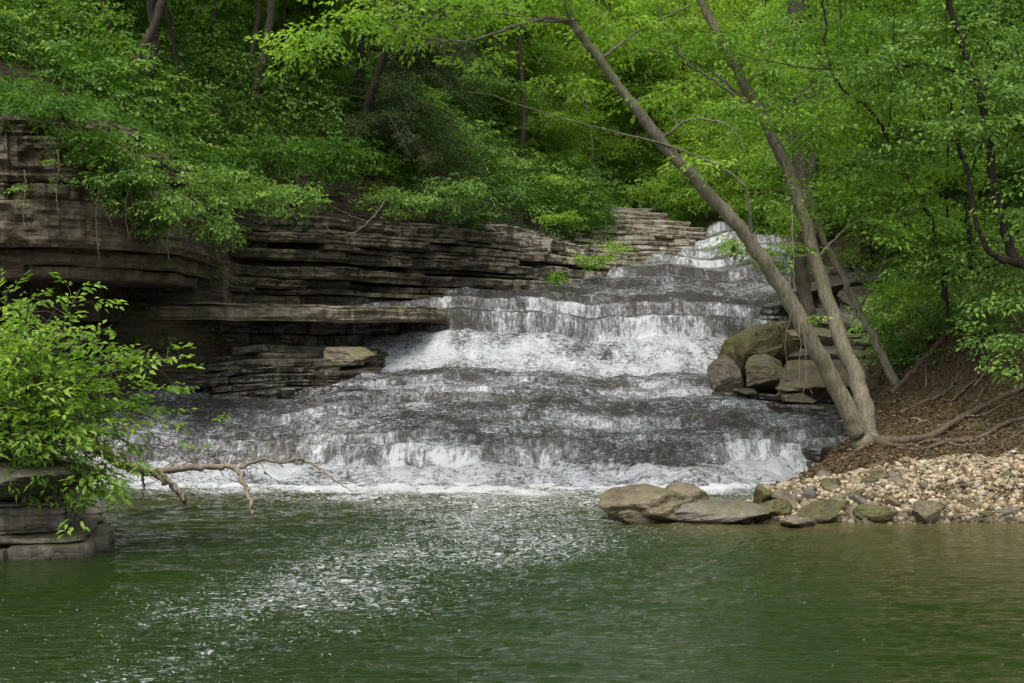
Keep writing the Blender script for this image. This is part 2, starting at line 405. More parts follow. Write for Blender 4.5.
# ------------------------------------------------------------------ ground
def tps(pts):
    pts = np.asarray(pts, float); n = len(pts); X = pts[:, :2] / 10
    def U(r2): return r2 * np.log(r2 + 1e-9) * .5
    K = U(((X[:, None] - X[None]) ** 2).sum(-1)) + np.eye(n) * .004
    A = np.zeros((n + 3, n + 3)); A[:n, :n] = K; A[:n, n] = 1; A[:n, n + 1:] = X; A[n, :n] = 1; A[n + 1:, :n] = X.T
    w = np.linalg.solve(A, np.concatenate([pts[:, 2], [0, 0, 0]]))
    def f(x, y):
        x = np.asarray(x, float) / 10; y = np.asarray(y, float) / 10; s = w[n] + w[n + 1] * x + w[n + 2] * y
        for (a, b), ww in zip(X, w[:n]): s = s + ww * U((x - a) ** 2 + (y - b) ** 2)
        return s
    return f
TR = tps([(1, 15.2, -.5), (2.2, 15.7, -.12), (3, 15.5, -.05), (5, 15.3, -.06), (7, 15.5, -.04), (9, 15.5, .1), (2.6, 17, .05), (3, 17, .15), (5, 17, .40), (7, 17, .46), (9, 17, .65),
          (3.4, 18.6, .05), (5, 18.6, .45), (7, 18.6, .7), (9, 18.6, 1.5), (4.9, 19.5, .58), (5.5, 20.5, .85), (7.3, 20, 1.25), (9, 20.5, 2.5), (5.9, 22, 1.2), (7.0, 22, 2.1), (8.5, 22.5, 3.3),
          (11, 23, 5.5), (6, 25, 1.5), (8, 25, 3), (11, 26, 5.5), (7, 29, 2.5), (9, 30, 4.2), (13, 30, 7.5), (8, 36, 4.2), (11, 37, 6), (16, 37, 10), (9.5, 44, 6), (13, 45, 8), (20, 45, 13),
          (14, 60, 8), (20, 60, 11), (30, 60, 16), (25, 30, 14), (25, 20, 11), (20, 15, 7), (14, 12, 2.5), (40, 80, 20), (5, 14.2, -.6), (8, 14.2, -.6), (2, 14, -.7), (10, 12, -.4), (4, 10, -1), (12, 6, 0), (40, 0, 12), (45, 40, 24)])
TL = tps([(-16, 20, 5.6), (-9, 20.6, 5.4), (-7.3, 21, 5.3), (-5.8, 22.5, 4.8), (-5.5, 25, 4.6), (-4.8, 28.5, 4.5), (-3, 31.5, 4.9), (-1, 34, 5.4), (1, 38.5, 5.2), (3, 42.5, 5.4), (5, 46.5, 5.7), (8, 52.5, 6.3),
          (-14, 25, 8), (-8, 26, 7.1), (-5, 31, 6.9), (-2, 35, 6.9), (0, 43, 6.8), (4, 52, 6.9), (-12, 34, 11), (-6, 38, 9.6), (0, 50, 9.6), (6, 60, 8.6), (-20, 50, 19), (-8, 50, 14), (0, 70, 12), (-15, 80, 24),
          (12, 80, 10), (-35, 30, 18), (-30, 10, 10), (-40, 80, 30), (20, 95, 12), (0, 110, 18)])
XRy = lambda y: np.interp(y, [8, 14.6, 15.5, 17, 19, 20.4, 22, 24, 27, 30, 36, 44, 60, 90], [14, 12, 1.8, 2.6, 3.6, 4.5, 5.4, 5.3, 5.7, 6.6, 8.0, 9.4, 12, 17])
YLx = lambda x: np.interp(x, [-40, -16, -9, -7.3, -6, -5.5, -5.3, -4.6, -3, 0, 2, 5, 8, 14, 25], [20, 22.8, 23.4, 23.8, 24.6, 25.6, 28.0, 29.4, 31.6, 36.0, 40.6, 46.4, 52.5, 66, 100])
def ground_z(x, y):
    x, y = np.broadcast_arrays(np.asarray(x, float), np.asarray(y, float))
    w, _, run = water_z(x, y, False)
    bed = np.where(y < 19, -1.3, w - .45)
    zr = TR(x, y); zl = TL(x, y)
    fr = sstep((x - XRy(y) + .25) / .7) * (y > 14)
    z = np.where(y > 20, np.maximum(bed, bed * (1 - fr) + zr * fr), bed * (1 - fr) + zr * fr)
    fl = sstep((y - YLx(x)) / .5)
    left = (x < 8) | (y > 66)
    z = z * (1 - fl) + np.maximum(z, zl) * fl
    z = z + .05 * fbm(x * 1.1, y * 1.1, 0, 4, 5) * np.maximum(fr, fl) + .35 * fbm(x * .15, y * .15, 0, 3, 8) * sstep((np.abs(y - 10) + np.abs(x) - 30) / 15)
    z = z + fr * (.07 * fbm(x * 1.9, y * 1.9, 0, 4, 15) + .16 * fbm(x * .8, y * .8, 0, 2, 16) * sstep((y - 18.8) / .8))
    return z

def build_ground():
    # one sheet: fine near the creek, coarser out to the far hills
    def axis(fine0, fine1, lo, hi, d):
        a = np.arange(fine0, fine1, d); s = d; l = []; v = fine0
        while v > lo: s *= 1.18; v -= s; l.append(v)
        s = d; r = []; v = a[-1]
        while v < hi: s *= 1.18; v += s; r.append(v)
        return np.array(l[::-1] + list(a) + r)
    X = axis(-9, 11, -400, 400, .11); Y = axis(14, 34, -150, 500, .11)
    XX, YY = np.meshgrid(X, Y)
    cx, cy = np.clip(XX, -45, 45), np.clip(YY, -2, 100)
    Z = ground_z(cx, cy)
    V = np.stack([XX, YY, Z], -1).reshape(-1, 3)
    o = link('ground', mesh_np('ground', V, [grid_faces(len(Y), len(X))], M['soil']))
    tag(o, 'brown forest soil of the creek valley', None, None, 'structure')
build_ground()

# ------------------------------------------------------------------ water
def water_fall_mat():
    m, nt, out = new_mat('cascading_water')
    at = nt.nodes.new('ShaderNodeAttribute'); at.attribute_name = 'foam'
    fo = at.outputs['Fac']
    st = objvec(nt, (9, 2.6, 1.6)); v = objvec(nt)
    n1 = texn(nt, st, 1.25, 5, .66, .3); n2 = texn(nt, v, 9, 5, .7, .5); n3 = texn(nt, objvec(nt, (22, 5, 4)), 1.6, 4, .7, .6); n4 = texn(nt, v, 1.1, 3, .5)
    n5 = texn(nt, objvec(nt, (5, 15, 10)), 1.5, 6, .8, .3); n6 = texn(nt, v, 24, 4, .75)
    gn = nt.nodes.new('ShaderNodeNewGeometry'); gz = nd(nt, 'ShaderNodeSeparateXYZ', {0: gn.outputs['Normal']})
    flat = ramp(nt, gz.outputs[2], [(.5, 0.0), (.97, .8)])
    strk = math_(nt, 'ADD', math_(nt, 'MULTIPLY', n1, .5), math_(nt, 'MULTIPLY', n3, .5))
    chop = math_(nt, 'ADD', math_(nt, 'MULTIPLY', n5, .6), math_(nt, 'MULTIPLY', n6, .4))
    chop = math_(nt, 'ADD', math_(nt, 'MULTIPLY', math_(nt, 'SUBTRACT', chop, .5), 3.0), .53)
    mixs = nt.nodes.new('ShaderNodeMix'); mixs.data_type = 'FLOAT'
    nt.links.new(flat, mixs.inputs[0]); nt.links.new(strk, mixs.inputs[2]); nt.links.new(chop, mixs.inputs[3])
    f = math_(nt, 'ADD', math_(nt, 'MULTIPLY', mixs.outputs[0], .70), math_(nt, 'MULTIPLY', n2, .30))
    f = math_(nt, 'ADD', f, math_(nt, 'MULTIPLY', math_(nt, 'SUBTRACT', n4, .5), .22))
    th = math_(nt, 'SUBTRACT', .80, math_(nt, 'MULTIPLY', fo, .50))
    k = math_(nt, 'MULTIPLY', math_(nt, 'SUBTRACT', f, th), 5.6, False)
    k = math_(nt, 'ADD', k, .48, True)
    k = math_(nt, 'MULTIPLY', k, .93)
    b = math_(nt, 'ADD', math_(nt, 'MULTIPLY', mixs.outputs[0], 1.3), math_(nt, 'MULTIPLY', n2, .6))
    bp = nd(nt, 'ShaderNodeBump', {'Height': b, 'Strength': 1.0, 'Distance': .14})
    base = mixc(nt, texn(nt, v, .8, 3), (.045, .043, .036), (.10, .096, .080))
    w = nd(nt, 'ShaderNodeBsdfPrincipled', {'Base Color': base, 'Roughness': .1, 'IOR': 1.33, 'Specular IOR Level': .85, 'Normal': bp.outputs[0]})
    fc = ramp(nt, k, [(.1, (.16, .16, .162)), (.5, (.24, .245, .255)), (.80, (.33, .34, .352)), (.93, (.44, .455, .465))])
    bpf = nd(nt, 'ShaderNodeBump', {'Height': b, 'Strength': .8, 'Distance': .05})
    fm = nd(nt, 'ShaderNodeBsdfPrincipled', {'Base Color': fc, 'Roughness': .55, 'Specular IOR Level': .25, 'Normal': bpf.outputs[0]})
    mx = nd(nt, 'ShaderNodeMixShader', {0: k, 1: w.outputs[0], 2: fm.outputs[0]})
    nt.links.new(mx.outputs[0], out.inputs[0]); return m
M['fall'] = water_fall_mat()

def pool_mat():
    m, nt, out = new_mat('pool_water')
    at = nt.nodes.new('ShaderNodeAttribute'); at.attribute_name = 'foam'
    sh = nt.nodes.new('ShaderNodeAttribute'); sh.attribute_name = 'shallow'
    v = objvec(nt); vw = objvec(nt, (1.1, 2.6, 1))
    n1 = texn(nt, vw, 3.2, 4, .6, .4); n2 = texn(nt, v, 26, 4, .6); n3 = texn(nt, objvec(nt, (1, .8, 1)), 34, 2, .5)
    n0 = texn(nt, v, .5, 3, .5)
    deep = mixc(nt, n0, (.005, .014, .0015), (.014, .028, .003))
    c = mixc(nt, sh.outputs['Fac'], deep, (.085, .07, .03))
    b = math_(nt, 'ADD', math_(nt, 'MULTIPLY', n1, 1.0), math_(nt, 'MULTIPLY', n2, .12))
    ch = nt.nodes.new('ShaderNodeAttribute'); ch.attribute_name = 'chop'
    bp = nd(nt, 'ShaderNodeBump', {'Height': b, 'Strength': math_(nt, 'ADD', .22, math_(nt, 'MULTIPLY', ch.outputs['Fac'], .62), True), 'Distance': .08})
    w = nd(nt, 'ShaderNodeBsdfPrincipled', {'Base Color': c, 'Roughness': .05, 'IOR': 1.33, 'Normal': bp.outputs[0]})
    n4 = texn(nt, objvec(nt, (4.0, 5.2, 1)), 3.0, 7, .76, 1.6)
    k1 = ramp(nt, math_(nt, 'ADD', n4, math_(nt, 'MULTIPLY', at.outputs['Fac'], .5)), [(.735, 0.0), (.87, 1.0)])  # pale flecks: foam, and silvery sky reflections painted into the colour
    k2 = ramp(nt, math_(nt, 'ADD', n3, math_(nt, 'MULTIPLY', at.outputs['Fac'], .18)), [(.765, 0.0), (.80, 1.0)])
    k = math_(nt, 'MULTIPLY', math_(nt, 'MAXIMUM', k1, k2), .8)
    fm = nd(nt, 'ShaderNodeBsdfPrincipled', {'Base Color': (.50, .515, .52, 1), 'Roughness': .45})  # one pale colour for foam and painted reflections alike
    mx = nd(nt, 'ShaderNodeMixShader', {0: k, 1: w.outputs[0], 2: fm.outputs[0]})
    nt.links.new(mx.outputs[0], out.inputs[0]); return m
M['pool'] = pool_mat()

def build_water():
    ys = []; y = 18.2
    while y < 50:
        ys.append(y); y += .028 if y < 30.6 else .055
    xs = np.concatenate([np.arange(-7.5, 9.5, .03), np.arange(9.5, 13, .2)])
    XX, YY = np.meshgrid(xs, np.array(ys))
    Z, Fm, run = water_z(XX, YY)
    Y2 = YY
    V = np.stack([XX, Y2, Z], -1).reshape(-1, 3)
    o = link('waterfall', mesh_np('waterfall', V, [grid_faces(len(ys), len(xs))], M['fall'], attrs={'foam': Fm.ravel()}))
    tag(o, 'white water cascading down stepped rock ledges into the pool', None, None, 'structure')
    # pool
    ys = [1.0]
    while ys[-1] < 19.9: ys.append(ys[-1] + max(.018, ys[-1] ** 2 / 5200))
    ys = np.array(ys); xs = np.concatenate([np.arange(-30, -9, .3), np.arange(-9, 9, .03), np.arange(9, 30, .3)])
    XX, YY = np.meshgrid(xs, ys)
    # current: rough band running from the falls towards the lower left
    cx = np.interp(YY, [3, 8, 11, 14, 17, 19.5], [-5.0, -2.6, -1.5, -.3, .2, -.3]); wd = np.interp(YY, [3, 8, 12, 16, 19.5], [2.2, 1.9, 1.9, 3.0, 6])
    cur = np.exp(-((XX - cx) / wd) ** 2)
    rough = np.clip(.28 + .9 * cur * np.interp(YY, [3, 9, 13, 19], [.5, .8, 1.0, 1.1]) + .5 * sstep((YY - 15.5) / 3), 0, 1.4)
    rough = rough + .40 * np.exp(-((XX - 1.0) / 1.6) ** 2) * np.exp(-((YY - 12) / 3.0) ** 2)
    Z = rough * (.026 * fbm(XX * .9, YY * 2.0, 0, 3, 91) + .017 * fbm(XX * 3.2 + .5 * YY, YY * 6.5, 0, 3, 93, .6))
    Z = Z + .006 * fbm(XX * .7, YY * 1.6, 0, 2, 95)
    b1 = np.interp(XX, [-9, -5, 0, 3, 4.2, 5.2], [19.5, 19.5, 19.15, 19.4, 20.5, 21.6])
    near = np.exp(-np.clip((b1 - YY), 0, 20) / (.8 + .5 * fbm(XX * .7, 1.1, 0, 2, 31)))
    Z = Z + near * .05 * fbm(XX * 4, YY * 4, 0, 3, 97)
    foam_glint = .42 * cur * np.interp(YY, [7, 9.5, 11], [.45, .75, 1]) + .04 + .12 * fbm(XX * .8, YY * .8, 0, 3, 99) * (cur + .25)  # drifting foam flecks plus painted sky glints along the current
    foam = np.clip(near * 1.25 * (.5 + .6 * fbm(XX * 1.3, YY * 2, 0, 3, 98)), 0, 1) * .75 + foam_glint
    shallow = np.clip(np.exp(-((YY - 15.6) / 1.1) ** 2) * sstep((XX - .8) / 1.5) + .35 * np.exp(-((YY - 18) / 2) ** 2), 0, 1) * .8
    shallow = np.maximum(shallow, .5 * sstep((XX - 1.0) / 4) * sstep((YY - 9) / 6))
    V = np.stack([XX, YY, Z], -1).reshape(-1, 3)
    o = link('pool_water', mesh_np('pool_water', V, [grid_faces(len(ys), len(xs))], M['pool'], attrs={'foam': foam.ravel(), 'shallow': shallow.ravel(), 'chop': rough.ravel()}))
    tag(o, 'green rippled pool below the falls', None, None, 'structure')
build_water()

# ------------------------------------------------------------------ layered rock
def slab_geo(g, guide, z0, z1, back=1.5, seed=0, ds=.05, inset=.1, jit=.16, joint=1.3, off=0.0, rough=.035, fr=7, ends=True, tilt=0.0):
    """one rock bed: guide = plan polyline (n,2), outward side on the right of travel"""
    rng = np.random.default_rng(seed)
    gd = np.asarray(guide, float)
    cum = np.concatenate([[0], np.cumsum(np.linalg.norm(np.diff(gd, axis=0), axis=1))])
    c = catmull(np.column_stack([gd, cum * 0]), max(60, len(gd) * 30))[:, :2]
    cc = np.concatenate([[0], np.cumsum(np.linalg.norm(np.diff(c, axis=0), axis=1))]); Ltot = cc[-1]
    s = np.arange(0, Ltot, ds); X = np.interp(s, cc, c[:, 0]); Y = np.interp(s, cc, c[:, 1])
    t = s / Ltot
    tx, ty = np.gradient(X), np.gradient(Y); ln = np.hypot(tx, ty); nx, ny = ty / ln, -tx / ln
    f = lambda q: np.interp(t, np.linspace(0, 1, len(q)), q) if np.ndim(q) else np.full(len(t), float(q))
    Z0, Z1, OFF, INS, BK = f(z0), f(z1), f(off), f(inset), f(back)
    wob = .075 * fbm(X * .33, Y * .33, 0, 3, 999) + .012 * fbm(s * .8, seed * 1.7, 0, 3, seed); Z0 = Z0 + wob; Z1 = Z1 + wob + .02 * fbm(s * 1.3, 9.1 + seed, 0, 3, seed + 3)
    # joints: blocks of uneven length pushed in and out
    e = [0.0]
    while e[-1] < Ltot: e.append(e[-1] + joint * rng.uniform(.35, 1.9))
    e = np.array(e); k = np.searchsorted(e, s) ; bv = rng.uniform(-jit, jit, len(e) + 2) - jit * 1.8 * (rng.random(len(e) + 2) < .16); bo = bv[k]; Z1 = Z1 - (rng.random(len(e) + 2) * .16)[k] * np.minimum(Z1 - Z0, .3) * (rng.random(len(e) + 2) < .5)[k]
    dj = np.min(np.abs(s[:, None] - e[None, :]), axis=1)
    yo = OFF - bo - jit * 1.1 * fbm(s * .9, 4.4 + seed, 0, 3, seed + 1) - .05 * fbm(s * 5, 2.2, 0, 3, seed + 2) + .07 * np.exp(-(dj / .035) ** 2)
    endt = sstep(s / .35) * sstep((Ltot - s) / .35) if ends else 1
    yo = yo + (1 - endt) * .5
    rows = []
    H = Z1 - Z0
    rows.append((yo + INS + BK, Z0)); rows.append((yo + INS + .25, Z0)); rows.append((yo + INS * .5 + .02, Z0))
    for i in range(fr):
        tt = i / (fr - 1)
        rnd = .018 * (abs(2 * tt - 1) ** 6)
        if tt < .12: rnd = rnd + INS * .15
        z = Z0 + H * tt
        lam = noise3(s * .35 + 11, z * 26, seed * .37, seed + 7) * .7 + noise3(s * 1.6, z * 11, seed * .37, seed + 8)
        zq = np.floor((z + .03 * noise3(s * .4, seed, 0, 7)) / .075)
        dd = yo + rnd + .045 * noise3(s * .55 + zq * 5.7, zq * 3.1, seed * .7, seed + 5) + rough * .7 * lam + rough * 1.1 * fbm(X * 4.5, Y * 4.5, z * 6, 3, seed + 9) - jit * .55 * fbm(X * 1.5, Y * 1.5, z * 2.3, 3, seed + 19)
        rows.append((dd, z))
    top = rows[-1][0]
    for b in (.04, .12, .28, .55, .9, 1.4):
        b2 = b * np.minimum(1, BK / 1.4) if b == 1.4 else b
        rows.append((top + b2 + (BK - 1.4 if b == 1.4 else 0) * (BK > 1.4), Z1 + .012 * b + tilt * b + .014 * fbm(X * 3 + b * 2, Y * 3 + b * 4, 0, 3, seed + 12) * min(1, b * 4)))
    V = []
    for d, z in rows:
        V.append(np.stack([X - nx * d, Y - ny * d, z * np.ones_like(X)], -1))
    V = np.stack(V, 0)
    nr, nc = V.shape[:2]
    g.add(V.reshape(-1, 3), grid_faces(nr, nc)[:, ::-1])
    # end caps
    for col in (0, nc - 1):
        ring = V[:, col]; ctr = ring.mean(0)
        n0 = nr
        tri = np.array([[i, (i + 1) % n0, n0] for i in range(n0)])
        g.add(np.vstack([ring, ctr]), None, tri if col == 0 else tri[:, ::-1])

def cliff(name, label, cat, guide, beds, mats, base, group=None):
    """beds: list of dicts for slab_geo; each bed is one child"""
    root = empty(name, base, label, cat, group)
    for i, b in enumerate(beds):
        g = Geo(); b = dict(b); mt = b.pop('mat', mats); gd = b.pop('guide', guide)
        slab_geo(g, gd, seed=b.pop('seed', 100 + i + len(label) * 3), **b)
        V, fc = g.get()
        part('rock_layer', V, fc, M[mt], root, smooth=False)
    return root

# left massive cliff, undercut
gA = [(-17, 18.6), (-12, 19.2), (-9, 19.6), (-7.3, 20.0), (-6.1, 20.7), (-5.35, 21.6), (-5.1, 23), (-5.3, 25.2), (-5.7, 28)]
cliff('rock_cliff', 'massive brown overhanging cliff with a dark undercut behind the leafy shrub', 'cliff', gA, [
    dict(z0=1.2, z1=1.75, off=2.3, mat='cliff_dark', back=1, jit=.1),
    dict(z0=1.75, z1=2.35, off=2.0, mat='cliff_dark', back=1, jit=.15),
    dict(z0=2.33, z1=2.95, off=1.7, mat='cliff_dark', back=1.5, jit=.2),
    dict(z0=2.93, z1=3.12, off=.35, back=2.2, inset=.1, jit=.1, joint=1.8),
    dict(z0=3.12, z1=3.36, off=.12, back=1.6, inset=.08, jit=.08, joint=1.5),
    dict(z0=3.37, z1=4.05, off=-.05, inset=.12, jit=.12, joint=2.4, fr=14, rough=.05),
    dict(z0=4.06, z1=4.32, off=.10, jit=.1, fr=8),
    dict(z0=4.33, z1=5.0, off=[.05, .05, .05, .1, .3, .6], jit=.2, joint=1.7, fr=16, rough=.08, back=3),
    dict(z0=[5.0, 5.0, 5.0, 4.9, 4.8], z1=[5.5, 5.5, 5.4, 5.2, 4.95], off=[.3, .3, .4, .7, 1.0], jit=.25, joint=1.0, fr=10, rough=.08, back=3.5),
], 'cliff', (-8, 21, 1.2))
# strata wall from the cliff towards the upper falls
gB = [(-5.6, 26.6), (-4.6, 28.2), (-3.4, 29.9), (-1.2, 31.6), (.9, 33.4), (2.2, 36.0), (4.6, 40.6), (7.0, 46)]
def lerp_list(a, b, n): return list(np.linspace(a, b, n))
bedsB = []
gBa = np.array(gB); zw = water_z(gBa[:, 0] - .3, gBa[:, 1], False)[0]
zw = np.maximum(np.array([2.6, 2.6, 2.66, 2.85, 3.2, 3.75, 4.7, 5.5]), 0)
slope = np.array([.12, .12, .22, .5, 1.1, 2.2, 2.6, 2.6])
z = 2.6
for i, h in enumerate([.30, .12, .20, .28, .10, .24, .14, .22, .12, .26, .15, .2, .12, .24, .13, .2, .16, .22, .14, .2, .15]):
    o = slope * np.maximum(0, z - zw) + np.array([4, 4, 3.5, 2.2, 1.0, 0, 0, 0]) * np.maximum(0, z - 4.35) + [.25, .0, .12, -.04, .15, .02, .14, .03, .2][i % 9]
    dip = np.array([.05, .05, .03, 0, 0, -.02, -.05, -.05])
    bedsB.append(dict(z0=list(z + .012 + dip), z1=list(z + h - .004 + dip), off=list(o), inset=.10 if i % 2 else .2, jit=.17, joint=[1.9, 1.0, 2.6, 1.5][i % 4], back=list(1.4 + slope * .5),
                      mat='strata', fr=6 + int(h * 20), seed=300 + i))
    z += h
cliff('strata_wall', 'long dark brown wall of thin rock beds running back from the undercut cliff to the upper falls', 'rock wall', gB, bedsB, 'cliff', (-3, 31, 2.6))
# ledge C
gC = [(-8.5, 24.2), (-6.5, 24.6), (-5, 25.2), (-3.2, 26.2), (-2.0, 27.6), (-1.35, 28.75), (-1.2, 29.4)]
cliff('overhanging_ledge', 'thick pale lipped ledge jutting out over a black shadow left of the white curtain', 'rock ledge', gC, [
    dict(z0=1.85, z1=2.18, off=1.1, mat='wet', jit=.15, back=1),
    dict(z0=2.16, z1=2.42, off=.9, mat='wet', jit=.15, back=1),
    dict(z0=2.38, z1=2.64, off=0, inset=.16, jit=.07, joint=2.6, back=3.2, fr=10, rough=.03),
    dict(z0=2.645, z1=2.70, off=.22, inset=.03, jit=.12, joint=2.0, back=2.5, fr=5),
], 'ledge', (-4, 26.5, 1.85))
# lower terraces D
gD = [(-9, 23.6), (-7, 23.9), (-5.6, 24.2), (-4.4, 24.6), (-3.4, 25.3), (-2.7, 26.2), (-2.2, 27.2), (-2.1, 28.6)]
bedsD = []; z = np.array([.80, .80, .84, .90, 1.0, 1.1, 1.25]); o = 0.0
for i, h in enumerate([.22, .10, .15, .10, .16, .10, .15]):
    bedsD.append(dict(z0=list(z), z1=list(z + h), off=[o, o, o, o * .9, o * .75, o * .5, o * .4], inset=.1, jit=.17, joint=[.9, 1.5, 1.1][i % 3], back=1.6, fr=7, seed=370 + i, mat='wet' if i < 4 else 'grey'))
    z = z + h * np.array([1, 1, 1, 1, .95, .85, .7]); o += [.3, .25, .35, .2, .3, .25, .3][i]
cliff('lower_terraces', 'thin wet dark rock beds stepping down below the overhanging ledge', 'rock terrace', gD, bedsD, 'wet', (-4, 24.5, 1))
# right side ledges beside the falls
gF = [(8.4, 40), (7.4, 35), (6.5, 32.6), (6.1, 31.2), (6.7, 29.9), (8.2, 29.2), (11, 28.8)]
bedsF = []; z = np.array([2.45] * 6); o = 0.0
for i, h in enumerate([.3, .16, .28, .12, .3, .15, .26, .2]):
    zz = z + np.array([1.3, .7, .2, 0, 0, 0])
    bedsF.append(dict(z0=list(zz), z1=list(zz + h), off=o + (.12 if i % 2 else 0), inset=.2, jit=.25, joint=1.3, back=2, fr=9, seed=400 + i, mat='cliff' if i % 2 else 'grey'))
    z = z + h; o += [.1, .35, .2, .5, .15, .4, .2, .3][i]
cliff('stepped_outcrop', 'dark layered outcrop under the trees right of the upper falls', 'rock outcrop', gF, bedsF, 'grey', (7.5, 31, 2.4))
gG = [(5.5, 31.5), (5.2, 30.4), (5.0, 29.5), (5.3, 28.9), (6.4, 28.5), (8.5, 28)]
cliff('wet_side_ledge', 'low black wet ledge with trickles at the right edge of the falls', 'rock ledge', gG, [
    dict(z0=1.9, z1=2.3, off=-.2, inset=.1, jit=.25, joint=.8, seed=420), dict(z0=2.32, z1=2.55, off=.25, inset=.12, jit=.25, joint=.9, seed=421), dict(z0=2.58, z1=2.8, off=.6, inset=.1, jit=.2, joint=1, seed=422)],
    'wet', (6, 29.5, 1.9))
gH = [(3.2, 25.4), (3.5, 24.2), (4.3, 23.2), (5.4, 22.6), (7.2, 22.4)]
cliff('shelf_by_the_boulders', 'low wet shelf under the mossy boulders at the right of the stream', 'rock shelf', gH, [
    dict(z0=.7, z1=.98, off=0, inset=.1, jit=.2, joint=.9, seed=430, back=2.2), dict(z0=1.0, z1=1.12, off=.45, inset=.1, jit=.25, joint=.8, seed=431, back=2.6), dict(z0=1.13, z1=1.25, off=1.1, inset=.1, jit=.2, joint=.9, seed=432, back=2)],
    'wet', (5, 24, .7))
gI = [(3.9, 21.5), (4.3, 20.9), (4.9, 20.35), (5.6, 20.2)]
cliff('trunk_foot_ledge', 'small black ledge at the foot of the leaning trunks beside the lower fall', 'rock ledge', gI, [
    dict(z0=-.1, z1=.22, off=0, inset=.1, jit=.1, joint=.5, seed=440, back=1), dict(z0=.24, z1=.42, off=.25, inset=.1, jit=.15, joint=.5, seed=441, back=1)],
    'wet', (4.8, 20.8, 0))
# foreground outcrop at the left
gK = [(-8, 12.6), (-6, 12.75), (-5.2, 12.85), (-4.55, 12.95), (-4.2, 13.0), (-4.08, 13.08), (-4.06, 13.3), (-4.15, 13.9), (-4.4, 14.8), (-4.8, 16)]
cliff('stacked_slabs', 'stack of broad grey brown slabs rising from the pool under the leafy shrub', 'rock outcrop', gK, [
    dict(z0=-.5, z1=.10, off=-.12, inset=.1, jit=.12, joint=.7, seed=450, rough=.035, ds=.03), dict(z0=.115, z1=.17, off=-.02, inset=.06, jit=.07, joint=.8, seed=455, fr=5, rough=.02, ds=.03),
    dict(z0=.18, z1=.43, off=.12, inset=.06, jit=.05, joint=1.1, seed=452, fr=12, rough=.035, ds=.03), dict(z0=.44, z1=.475, off=.16, inset=.06, jit=.04, joint=.8, seed=457, fr=4, rough=.02, ds=.03),
    dict(z0=.48, z1=.62, off=.2, inset=.07, jit=.07, joint=.9, seed=453, fr=9, rough=.03, ds=.03), dict(z0=.625, z1=.68, off=.30, inset=.04, jit=.05, joint=.6, seed=454, fr=5, rough=.02, ds=.03)],
    'boulder_grey', (-4.8, 13.5, 0))

# ------------------------------------------------------------------ boulders and stones
_ico = {}
def ico(sub):
    if sub not in _ico:
        import bmesh
        bm = bmesh.new(); bmesh.ops.create_icosphere(bm, subdivisions=sub, radius=1)
        _ico[sub] = (np.array([v.co[:] for v in bm.verts]), np.array([[v.index for v in f.verts] for f in bm.faces])); bm.free()
    return _ico[sub]
def rock_shape(size, seed, sub=4, planes=13, rough=.05, flat_top=False):
    rng = np.random.default_rng(seed); D, T = ico(sub)
    N = rng.normal(0, 1, (planes, 3)); N /= np.linalg.norm(N, axis=1)[:, None]; d = rng.uniform(.62, 1.0, planes)
    if flat_top: N = np.vstack([N, [[.05, -.12, 1]]]); d = np.append(d, .55)
    q = D @ N.T; r = np.where(q > .08, d / np.maximum(q, .08), 9)
    k = 34.0; rr = -np.log(np.exp(-k * np.minimum(r, 3)).sum(1)) / k
    rr = np.clip(rr, .3, 1.25)
    V = D * rr[:, None]
    V = V * (1 + rough * fbm(V[:, 0] * 2.2 + seed, V[:, 1] * 2.2, V[:, 2] * 3.5, 4, seed)[:, None])
    return V * np.asarray(size), T
def boulder(name, label, cat, c, size, seed, mat, rot=0.0, sub=5, group=None, tilt=(0, 0), flat_top=False, rough=.07, planes=13):
    V, T = rock_shape(size, seed, sub, planes, rough, flat_top)
    o = link(name, mesh_np(name, V, [T], M[mat], smooth=False), None, [float(a) for a in c])
    o.rotation_euler = (tilt[0], tilt[1], rot)
    return tag(o, label, cat, group)
def bp(px, py, D): return P(px, py, D)

